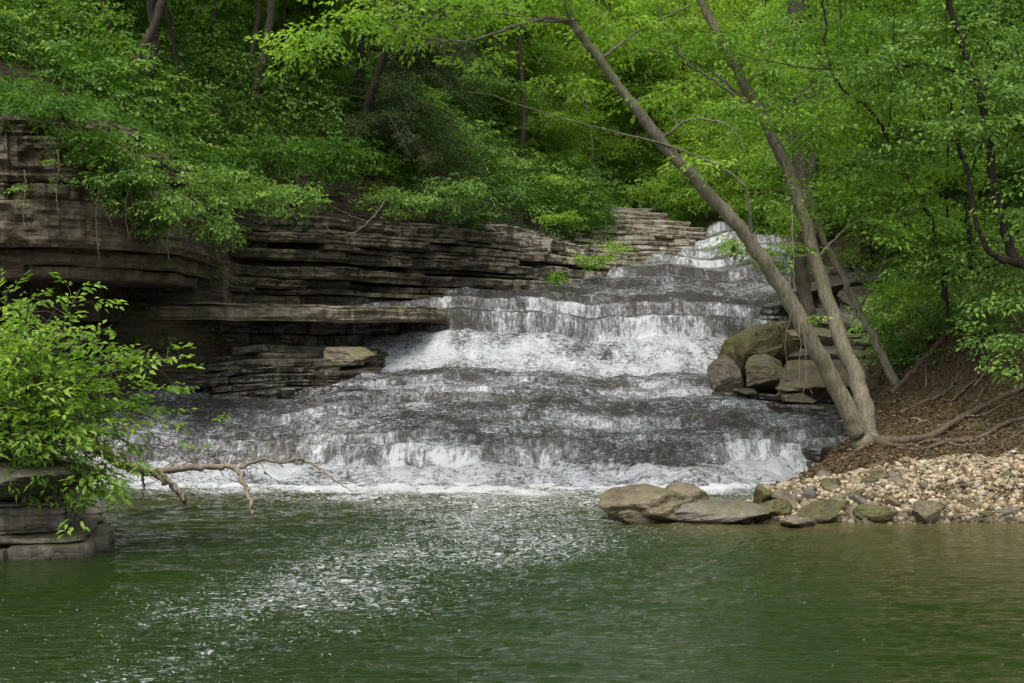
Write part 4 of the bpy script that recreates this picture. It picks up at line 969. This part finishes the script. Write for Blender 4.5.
root_thing('branching root crossing the bare earth below the curved trunk', [
    [(1030, 372, 21.0, .035), (1000, 380, 20.9, .03), (975, 385, 20.8, .026), (950, 398, 20.5, .02)], [(1000, 380, 20.9, .02), (985, 398, 20.4, .018), (972, 410, 20.1, .012)]], 607, P(1030, 372, 21))
root_thing('pair of low roots curling over the litter by the water', [
    [(893, 455, 19.0, .03), (912, 447, 19.15, .028), (935, 447, 19.05, .024), (948, 460, 18.8, .018)], [(898, 462, 18.8, .02), (922, 466, 18.7, .018), (940, 474, 18.5, .012)]], 608, P(893, 455, 19))
root_thing('forked root at the right edge above the gravel', [
    [(1040, 425, 19.3, .04), (1010, 432, 19.2, .034), (985, 445, 18.95, .028), (962, 450, 18.9, .02)], [(1000, 438, 19.1, .02), (1015, 455, 18.8, .016), (1030, 462, 18.6, .012)]], 609, P(1040, 425, 19.3))
for i, (xa, ya, l, a_) in enumerate([(6.2, 19.6, .8, .3), (7.2, 19.2, .6, -.5), (6.8, 20.6, .9, .9), (5.9, 19.9, .5, 2.2), (7.6, 20.2, .7, .1), (6.3, 21.3, .6, 1.4)]):
    g = Geo(); pts = []
    for t_ in np.linspace(0, 1, 6):
        x_, y_ = xa + l * t_ * math.cos(a_), ya + l * t_ * math.sin(a_) * .6; pts.append([x_, y_, float(ground_z(x_, y_)) + .03 + .02 * math.sin(9 * t_ + i)])
    tube(g, catmull(pts, 12), np.linspace(.016, .006, 12), 6, .2, i); V, fc = g.get(); o_ = np.array(pts[0])
    tag(link('stick', mesh_np('stick', V - o_, fc, M['deadwood']), None, [float(q) for q in o_]), 'bare fallen stick lying on the leaf litter of the bank', 'stick', 'sticks on the right bank')

# ------------------------------------------------------------------ background forest: generic trees, copied
def make_generic(name, seed, H, R, leafm, bark, n, leaf, lean=(0, 0), tr=.16, low=.15, label='', group=None):
    rng = np.random.default_rng(seed)
    root = empty(name, (0, 0, 0), label, 'tree', group)
    n_ = 16; t = np.linspace(0, 1, n_)
    tp = np.stack([lean[0] * H * t + .12 * fbm(t * 3, seed, 0, 2, seed), lean[1] * H * t + .12 * fbm(t * 3, seed + 9, 0, 2, seed + 2), H * t - .3], 1)
    rad = np.interp(t, [0, .05, 1], [tr * 1.5, tr, tr * .25])
    g = Geo(); tube(g, tp, rad, 9, .15, seed)
    V, fc = g.get(); link('trunk', mesh_np('trunk', V, fc, M[bark]), root)
    rest = Geo(); blobs = []
    att = [[*p, r] for p, r in zip(tp, rad)]
    m = 20
    for k in range(m):
        h = low + (1 - low) * (k + rng.random()) / m; rr = R * math.sin(min(1, (h - low) / (1 - low) * .9 + .12) * math.pi) ** .6
        a = rng.uniform(0, 6.28); q = rr * rng.uniform(.35, .85)
        c = np.array([np.interp(h, t, tp[:, 0]) + q * math.cos(a), np.interp(h, t, tp[:, 1]) + q * math.sin(a), h * H + rng.normal(0, .2)])
        s = rng.uniform(.32, .5) * R
        blobs.append((c, (s, s, s * .45), int(n / m)))
    crown('crown', rng, blobs, M[leafm], root, leaf=leaf, K=12, L=.55, attach=att, trunkgeo=rest, world=False)
    V, fc = rest.get(); link('limbs', mesh_np('limbs', V, fc, M[bark]), root)
    return root
def children(o): return [c for c in bpy.data.objects if c.parent == o]
_kids = {}
def dup(root, loc, rz, s, label):
    if root.name not in _kids: _kids[root.name] = children(root)
    r = root.copy(); COL.objects.link(r); r.location = loc; r.rotation_euler = (0, 0, rz); r.scale = (s, s, s); r['label'] = label
    for ch in _kids[root.name]:
        c = ch.copy(); COL.objects.link(c); c.parent = r
    return r
GRP = 'forest trees on the slopes behind the falls'
protos = {
    'bright': ('broadleaf_tree', 701, 9.0, 2.7, 'leaf_yellow', 'bark_brown', 1500, .12, (.05, 0), .12, .08),
    'bright2': ('broadleaf_tree', 702, 8.0, 2.6, 'leaf_bright', 'bark_brown', 1500, .12, (-.06, 0), .11, .06),
    'mid': ('broadleaf_tree', 703, 10.0, 2.9, 'leaf_mid', 'bark_dark', 1700, .12, (.03, .02), .15, .12),
    'mid2': ('broadleaf_tree', 704, 7.0, 2.3, 'leaf_mid', 'bark_brown', 1300, .115, (-.04, 0), .09, .05),
    'dark': ('broadleaf_tree', 705, 10.0, 3.0, 'leaf_dark', 'bark_dark', 1700, .13, (.02, 0), .17, .1),
}
used = {}
def put(kind, px, D, s=1.0, label='', rz=None, y_extra=0):
    x = (px - 512) / F * D; z = float(ground_z(x, D)) - .1
    rz = (px * .37 + D) % 6.28 if rz is None else rz
    if kind not in used:
        a = protos[kind]; r = make_generic(*a, label=label, group=GRP); used[kind] = r
        _kids[r.name] = children(r); used[kind + '_k'] = r
        r.location = (x, D, z); r.rotation_euler = (0, 0, rz); r.scale = (s, s, s); return r
    return dup(used[kind], (x, D, z), rz, s, label)
FOREST = [
    ('mid', -40, 31, 1.0), ('mid2', 40, 29.5, .9), ('mid', 90, 33, 1.0), ('dark', 20, 38, 1.1), ('mid2', 150, 35, 1.0), ('mid', 205, 36, .95), ('dark', 130, 42, 1.1), ('bright2', 215, 35.5, .7),
    ('bright2', 50, 35, .75), ('bright', 305, 41, .8), ('mid2', 200, 37, .75), ('bright2', 255, 35, .8), ('bright2', 130, 38, .9), ('bright', 370, 40, .8), ('bright2', 310, 33.5, .6), ('bright', 60, 42, 1.0), ('bright', 190, 45, 1.1), ('mid2', 290, 37, .85), ('dark', 240, 44, 1.1), ('mid', 330, 42, .9), ('bright2', 330, 37, .7), ('dark', 420, 40, 1.0), ('mid', 400, 48, 1.0), ('dark', 480, 46, .9), ('mid2', 455, 39, .8),
    ('bright', 520, 46, 1.0), ('bright', 560, 50, 1.0), ('bright2', 540, 44, .6), ('bright', 600, 54, 1.1), ('bright2', 640, 52, .95), ('bright', 680, 55, 1.1), ('bright2', 590, 60, 1.3), ('bright', 500, 56, 1.3), ('bright2', 720, 50, .9),
    ('bright', 755, 47, 1.0), ('bright2', 790, 43, .9), ('mid', 740, 58, 1.2), ('bright2', 830, 38, .9), ('bright', 800, 50, 1.1), ('bright2', 870, 34, .8), ('mid', 850, 42, 1.1), ('bright', 900, 38, 1.0),
    ('mid2', 905, 29.5, .8), ('bright2', 950, 32, .95), ('mid', 960, 38, 1.1), ('mid2', 985, 27, .85), ('bright2', 1010, 30, 1.0), ('dark', 1030, 36, 1.2), ('mid', 1070, 30, 1.0), ('mid2', 1050, 25, .9), ('bright', 660, 64, 1.4),
    ('dark', 300, 56, 1.4), ('mid', 180, 54, 1.4), ('dark', 60, 52, 1.4), ('mid', -30, 44, 1.2), ('bright', 430, 62, 1.4), ('dark', 880, 52, 1.3), ('mid', 980, 48, 1.3), ('dark', 1090, 44, 1.3), ('mid', 370, 70, 1.5), ('bright', 560, 74, 1.6), ('bright2', 760, 72, 1.6), ('dark', 100, 66, 1.6), ('dark', 230, 72, 1.7), ('dark', 940, 64, 1.6),
]
WHERE = {'bright': 'yellow green broadleaf tree', 'bright2': 'bright green layered tree', 'mid': 'mid green broadleaf tree', 'mid2': 'low leafy green tree', 'dark': 'dark green broadleaf tree'}
def region(px, D):
    a = 'above the left cliff' if px < 180 else 'above the strata wall' if px < 380 else 'behind the brown hemlock' if px < 500 else 'behind the pale shelves' if px < 620 else 'over the head of the falls' if px < 760 else 'behind the leaning trunks' if px < 900 else 'up the right hillside'
    b = 'nearest row' if D < 33 else 'second row' if D < 40 else 'third row' if D < 48 else 'fourth row' if D < 60 else 'farthest row'
    return a, b
seen = {}
FOREST.sort(key=lambda t: (t[1]))
for kind, px, D, s in FOREST:
    a, b = region(px, D); lb = f'{WHERE[kind]} {a}, {b} back'
    seen[lb] = seen.get(lb, 0) + 1
    if seen[lb] > 1: lb += f', further {"right" if seen[lb] == 2 else "right still"}'
    put(kind, px, D, s, lb)

# dark visible trunks on the left slope and centre
for i, (pts, lb, bk) in enumerate([
    ([(133, 78, 26, .10), (143, 50, 26, .085), (158, 15, 26.1, .08), (170, -40, 26.2, .07), (178, -140, 26.3, .09)], 'thick brown trunk leaning right above the cliff ferns', 'bark_dark2'),
    ([(150, 80, 26.6, .10), (155, 50, 26.6, .085), (152, 10, 26.6, .08), (150, -60, 26.6, .1)], 'darker upright trunk right behind the thick leaning trunk', 'bark_dark'),
    ([(106, 55, 28, .06), (110, 30, 28, .05), (104, 0, 28, .05), (98, -50, 28, .04)], 'thin black forked sapling left of the thick leaning trunk', 'bark_dark'),
    ([(252, 118, 30.5, .11), (257, 85, 30.5, .10), (266, 45, 30.5, .09), (272, 0, 30.5, .09), (278, -80, 30.5, .08)], 'tall brown trunk leaning right above the strata wall', 'bark_brown'),
    ([(247, 105, 31, .07), (249, 70, 31, .06), (256, 30, 31, .06), (262, -30, 31, .05)], 'thin trunk just left of the tall brown trunk', 'bark_brown'),
    ([(287, 120, 31.5, .045), (286, 70, 31.5, .04), (284, 20, 31.5, .04), (286, -30, 31.5, .03)], 'slim upright sapling right of the tall brown trunk', 'bark_dark'),
    ([(357, 145, 33.5, .11), (360, 110, 33.5, .10), (361, 70, 33.5, .09), (362, 0, 33.5, .08)], 'dark vertical trunk behind the hemlock', 'bark_dark'),
    ([(85, 35, 29, .07), (90, 0, 29, .06), (92, -40, 29, .05)], 'slim dark trunk near the top left of the photo', 'bark_dark'),
    ([(805, 55, 33, .28), (800, 20, 33, .27), (795, -40, 33, .24)], 'broad reddish brown trunk seen through leaves at the top right', 'bark_brown'),
    ([(860, 160, 30, .12), (835, 110, 30, .11), (815, 60, 30, .1)], 'shaded trunk leaning left among the right hillside leaves', 'bark_brown'),
    ([(36, 20, 30, .06), (34, -20, 30, .06), (33, -60, 30, .05)], 'narrow dark trunk at the top left corner', 'bark_dark'),
    ([(62, 60, 30, .07), (66, 30, 30, .065), (64, 0, 30, .06), (60, -50, 30, .05)], 'upright grey trunk among the leaves of the upper left slope', 'bark_dark2'),
    ([(200, 95, 31, .06), (205, 60, 31, .055), (214, 20, 31, .05), (220, -40, 31, .04)], 'slim brown trunk between the thick leaning trunk and the tall brown trunk', 'bark_dark2'),
    ([(318, 125, 33, .06), (316, 80, 33, .055), (312, 40, 33, .05), (314, -20, 33, .04)], 'straight thin trunk left of the hemlock', 'bark_dark'),
    ([(520, 165, 42, .09), (524, 110, 42, .08), (520, 50, 42, .07), (526, -20, 42, .06)], 'slim trunk behind the right edge of the hemlock', 'bark_brown'),
    ([(588, 195, 48, .06), (592, 150, 48, .055), (586, 100, 48, .05), (590, 30, 48, .04)], 'thin pale stem standing behind the pale rock beds', 'bark'),
    ([(178, 75, 28, .05), (172, 40, 28, .04), (160, -20, 28, .04)], 'thin dark sapling between the two brown trunks', 'bark_dark'),
]):
    base = P(*pts[0][:3]); g0 = float(ground_z(base[0], base[1]))
    low = list(pts)
    if base[2] > g0 + .1:
        D0 = pts[0][2]; low = [(pts[0][0] - (pts[1][0] - pts[0][0]) * .4, 341.5 - (g0 - .1 - 2) / D0 * F, D0, pts[0][3] * 1.3)] + low
        base = P(*low[0][:3])
    topx, topy, tD = pts[-1][:3]
    stem_tree('forest_tree', lb, [low], [(topx, min(topy, -30) - 60, tD, 1.6, 1.5, .8, 110), (topx + 20, min(topy, -10) , tD, 1.2, 1.2, .35, 30)], 'leaf_mid', bk, base, 800 + i, GRP, leaf=.11)

# hemlock, feathery drooping
def hemlock():
    rng = np.random.default_rng(91); base = P(350, 158, 33.0); base[2] = float(ground_z(base[0], base[1])) - .2
    root = empty('hemlock_tree', base, 'drooping olive brown hemlock leaning over the strata wall', 'tree')
    tr = catmull([base, P(360, 130, 32.8), P(376, 80, 32.2), P(392, 25, 31.8), P(402, -40, 31.5)], 30)
    g = Geo(); tube(g, tr, np.linspace(.14, .05, 30), 9, .15, 3); V, fc = g.get(); part('trunk', V, fc, M['bark_brown'], root)
    g = Geo(); C = []; O = []
    for k in range(90):
        t = rng.uniform(.05, .95); a = tr[int(t * 29)]
        ln = rng.uniform(1.2, 3.4) * (1.1 - .35 * t); az = rng.normal(-.25, .6) if k % 4 else rng.uniform(0, 6.28)
        d = np.array([math.cos(az), math.sin(az), 0.0]); m = a + d * ln * .5 + [0, 0, .12]; e = a + d * ln + [0, 0, -.30 * ln - .1]
        c = catmull([a, m, e], 10); tube(g, c, np.linspace(.02, .004, 10), 5)
        for j in range(24):
            q = rng.uniform(.2, 1); p = c[int(q * 9)] + rng.normal(0, 1, 3) * np.array([.12, .22, .05]); C.append(p); O.append(d)
    V, fc = g.get(); part('limbs', V, fc, M['bark_brown'], root)
    C = np.array(C); O = np.array(O)
    V1, T1, t1 = leaves_mesh('l', *sprays(rng, C, 30, .5, .055, wide=.3, droop=.35, upj=.25, outdir=O * .8, leafw=.3), None, .2)
    part('crown', V1, [T1], M['leaf_hemlock'], root, smooth=False, fattrs={'tint': t1})
hemlock()

# shrubs hanging over the strata wall and cliff
for i, (px, py, D, rx, rz, n, mt, lb, lf) in enumerate([
    (130, 165, 20.9, .55, .45, 80, 'leaf_mid', 'leafy shrub spilling over the right part of the left cliff', .08),
    (165, 195, 20.9, .45, .3, 40, 'leaf_mid', 'low shrub on the corner of the left cliff', .08),
    (200, 195, 22.5, .45, .6, 80, 'leaf_mid', 'tall shrub hanging in the corner between cliff and strata wall', .08),
    (215, 225, 24.5, .4, .3, 36, 'leaf_mid', 'small shrub drooping below the corner shrub', .08),
    (245, 190, 25, .7, .45, 90, 'leaf_mid', 'rounded shrub right of the corner shrub', .085),
    (290, 195, 26.5, .6, .35, 70, 'leaf_mid', 'pale leafed shrub on the edge of the strata wall', .08),
    (265, 150, 26.8, .8, .5, 100, 'leaf_fern', 'bright shrub above the pale leafed shrub', .08),
    (330, 150, 28.5, .8, .5, 100, 'leaf_fern', 'bright shrub at the foot of the hemlock', .085),
    (400, 200, 29.8, .7, .25, 46, 'leaf_mid', 'thin shrub hanging over the dark hollow', .08),
    (445, 190, 31, .9, .4, 100, 'leaf_mid', 'dark shrub under the hemlock branches', .085),
    (490, 195, 33, .9, .45, 110, 'leaf_dark', 'rounded dark shrub at the right end of the overhanging greenery', .085),
    (470, 215, 32.4, .8, .2, 50, 'leaf_dark', 'low dark shrub trailing onto the top rock bed', .08),
    (560, 180, 39, .5, .2, 30, 'leaf_bright', 'bright small shrub at the left of the pale shelves', .085),
    (560, 215, 36.6, .5, .12, 26, 'leaf_bright', 'bright tuft growing from the middle of the strata wall', .08),
    (590, 258, 34.6, .5, .14, 26, 'leaf_bright', 'leafy tuft on the lowest bed beside the stream', .08),
    (558, 275, 33.2, .3, .08, 12, 'leaf_bright', 'tiny tuft at the tip of the wall next to the water', .08),
    (618, 245, 37.5, .4, .14, 20, 'leaf_bright', 'small tuft right of the leafy tuft', .08),
    (640, 185, 47, 1.0, .4, 60, 'leaf_bright', 'light shrub behind the pale shelves', .1),
    (700, 195, 47, 1.2, .5, 80, 'leaf_bright', 'light shrub at the top of the falls', .1),
    (85, 135, 20.3, .5, .35, 70, 'leaf_fern', 'fern clump drooping over the upper left cliff face', .08),
    (118, 175, 20.6, .4, .4, 60, 'leaf_mid', 'leafy creeper covering the middle of the left cliff face', .075),
    (150, 215, 21.2, .3, .25, 34, 'leaf_mid', 'small creeper above the shaded cliff corner', .075),
    (60, 110, 20.2, .6, .25, 60, 'leaf_fern', 'low ferns on the lip of the left cliff', .08),
    (20, 85, 21.5, .6, .4, 70, 'leaf_fern', 'bright shrub on the very edge of the left cliff top', .08),
]):
    b = P(px, py, D) + np.array([0, .3, -rz * .6])
    root = empty('shrub', b, lb, 'shrub', 'shrubs hanging over the rock walls')
    g = Geo(); rng = np.random.default_rng(1500 + i); c0 = P(px, py, D)
    for k in range(6):
        e = c0 + rng.normal(0, .4, 3) * np.array([rx, rx, rz]); tube(g, catmull([b, (b + e) / 2 + rng.normal(0, .05, 3), e], 6), np.linspace(.012, .004, 6), 5)
    V, fc = g.get(); part('stem', V, fc, M['bark_dark'], root)
    crown('foliage', rng, [(c0, (rx, rx * .9, rz), n)], M[mt], root, leaf=lf, L=.32, K=14)

for i, (px, y0, y1, D) in enumerate([(97, 140, 262, 20.2), (57, 150, 215, 19.8), (127, 160, 240, 20.4), (24, 170, 230, 19.7), (110, 180, 225, 20.3), (168, 200, 262, 21.0)]):
    stem_tree('hanging_vine', ['longest thin vine hanging down the face of the left cliff', 'short vine on the left part of the cliff face', 'vine with leaves under the shrub of the left cliff', 'faint vine at the far left of the cliff face', 'short vine beside the longest one', 'vine hanging at the shaded corner of the cliff'][i],
        [[(px, y0, D, .007), (px + 2, (y0 + y1) / 2 - 15, D - .05, .006), (px - 1, (y0 + y1) / 2 + 12, D - .05, .005), (px + 2, y1, D - .05, .003)]],
        [(px, y0 + 15, D - .05, .12, .08, .12, 5), (px + 3, (y0 + y1) / 2, D - .05, .08, .06, .2, 3)], 'leaf_mid', 'deadwood', P(px, y0, D), 970 + i, 'vines on the left cliff', 'vine', leaf=.06, K=7, L=.18, twigs=False, crownname='leaves')
# bare curved twig below the overhanging shrubs
stem_tree('bare_branch', 'thin bare curved branch hanging in front of the top of the strata wall', [
    [(392, 188, 28.8, .014), (382, 205, 28.6, .013), (368, 222, 28.5, .012), (350, 234, 28.4, .011), (335, 234, 28.4, .009), (322, 222, 28.4, .006)],
    [(368, 222, 28.5, .008), (350, 215, 28.4, .006), (330, 205, 28.4, .004)]],
    [(385, 190, 28.7, .25, .2, .1, 9)], 'leaf_mid', 'deadwood', P(392, 188, 28.8), 955, leaf=.08, cat='branch')

# ------------------------------------------------------------------ undergrowth (stuff)
def scatter(name, label, region_fn, n, leafm, L, K, leaf, leafw, hmax, seed, droop=.3, wide=.4, up=.35):
    rg = np.random.default_rng(seed); X, Y = region_fn(rg, n); z = ground_z(X, Y)
    C = np.stack([X, Y, z + rg.uniform(.02, 1, len(X)) ** 1.3 * hmax * (.55 + .9 * np.clip(.5 + fbm(X * .8, Y * .8, 0, 2, seed), 0, 1))], 1)
    V, T, t = leaves_mesh('l', *sprays(rg, C, K, L, leaf, wide=wide, droop=droop, upj=up, outdir=np.tile([[0, -.25, .12]], (len(C), 1)), leafw=leafw), None, .25)
    o = link(name, mesh_np(name, V, [T], M[leafm], smooth=False, fattrs={'tint': t})); tag(o, label, None, None, 'stuff')
def reg_left(rg, n):
    X = rg.uniform(-14, 3.0, n); Y = YLx(X) + .1 + rg.random(n) ** 1.2 * 11; return X, Y
def reg_clifftop(rg, n):
    X = rg.uniform(-13, -5.6, n); Y = np.interp(X, [-13, -9, -7.3, -6.1, -5.4], [19.4, 20.0, 20.5, 21.3, 22.3]) + rg.random(n) ** 1.3 * 3.2
    return X, Y
_gz = ground_z
ground_z = lambda X, Y: np.interp(X, [-13, -7.3, -6, -5.3], [5.5, 5.42, 5.2, 4.9]) - .1
scatter('cliff_top_ferns', 'ferns and creepers spilling over the top edge of the left cliff', reg_clifftop, 2600, 'leaf_fern', .55, 18, .09, .3, .55, 66, wide=.3, droop=.5)
ground_z = _gz
scatter('ferns', 'dense ferns and weeds covering the slope above the left cliff', reg_left, 15000, 'leaf_fern', .6, 20, .095, .28, .75, 61, wide=.3)
scatter('undergrowth', 'mixed leafy undergrowth on the left slope', reg_left, 9000, 'leaf_mid', .45, 12, .11, .55, 1.3, 62)
def reg_far(rg, n):
    X = rg.uniform(-32, 34, n); Y = rg.uniform(36, 90, n)
    k = ((Y > YLx(X) + 4) & (X < XRy(Y))) | (X > XRy(Y) + 1.2)
    return X[k], Y[k]
scatter('distant_undergrowth', 'leafy undergrowth filling the distant woods', reg_far, 16000, 'leaf_mid', .9, 12, .22, .6, 1.6, 63)
def reg_right(rg, n):
    X = rg.uniform(6.2, 20, n); Y = rg.uniform(21, 42, n); z = TR(X, Y)
    k = (X > XRy(Y) + .9) & ((Y > 24) | (z > 2.3)); return X[k], Y[k]
scatter('bank_undergrowth', 'leafy undergrowth on the right hillside', reg_right, 11000, 'leaf_mid', .4, 12, .10, .55, .9, 64)
def far_wood():
    rg = np.random.default_rng(65); n = 22000
    a = rg.uniform(-.62, .62, n); R = rg.uniform(82, 110, n); X = R * np.sin(a); Y = R * np.cos(a)
    z = ground_z(X, np.minimum(Y, 99)) + rg.uniform(0, 15, n)
    V, T, t = leaves_mesh('l', *sprays(rg, np.stack([X, Y, z], 1), 12, 2.2, .6, wide=.5, droop=.3), None, .25)
    o = link('distant_woods', mesh_np('distant_woods', V, [T], M['leaf_mid'], smooth=False, fattrs={'tint': t})); tag(o, 'distant green woods closing the valley', None, None, 'stuff')
far_wood()

# ------------------------------------------------------------------ camera, light, world
cam = bpy.data.cameras.new('camera'); co = bpy.data.objects.new('camera', cam); COL.objects.link(co)
co.location = (0, 0, CAMZ); co.rotation_euler = (math.radians(90), 0, 0)
cam.sensor_width = 36; cam.lens = 36 * F / 1024; cam.clip_end = 2000; cam.clip_start = .1
sc.camera = co
EL, AZ = 62, 205     # sun elevation, compass direction it comes from (clockwise from +Y)
w = bpy.data.worlds.new('World'); sc.world = w; w.use_nodes = True; nt = w.node_tree; nt.nodes.clear()
sky = nt.nodes.new('ShaderNodeTexSky'); sky.sky_type = 'NISHITA'; sky.sun_disc = False
sky.sun_elevation = math.radians(EL); sky.sun_rotation = math.radians(AZ); sky.air_density = 1; sky.dust_density = 4; sky.ozone_density = .6
hs = nt.nodes.new('ShaderNodeHueSaturation'); hs.inputs['Saturation'].default_value = .4
bg = nt.nodes.new('ShaderNodeBackground'); bg.inputs[1].default_value = .15
wo = nt.nodes.new('ShaderNodeOutputWorld')
nt.links.new(sky.outputs[0], hs.inputs['Color']); nt.links.new(hs.outputs[0], bg.inputs[0]); nt.links.new(bg.outputs[0], wo.inputs[0])
sun = bpy.data.lights.new('sun', 'SUN'); sun.energy = 1.5; sun.angle = math.radians(28); sun.color = (1, .96, .9)
so = bpy.data.objects.new('sun', sun); COL.objects.link(so)
d = Vector((math.sin(math.radians(AZ)) * math.cos(math.radians(EL)), math.cos(math.radians(AZ)) * math.cos(math.radians(EL)), math.sin(math.radians(EL))))
so.rotation_euler = d.to_track_quat('Z', 'Y').to_euler(); so.location = (0, 0, 40)
vs = sc.view_settings; vs.view_transform = 'Standard'; vs.look = 'None'; vs.gamma = 1; vs.exposure = 1.05; vs.use_curve_mapping = False
cy = sc.cycles; cy.max_bounces = 6; cy.diffuse_bounces = 3; cy.glossy_bounces = 3; cy.transmission_bounces = 3; cy.caustics_reflective = False; cy.caustics_refractive = False
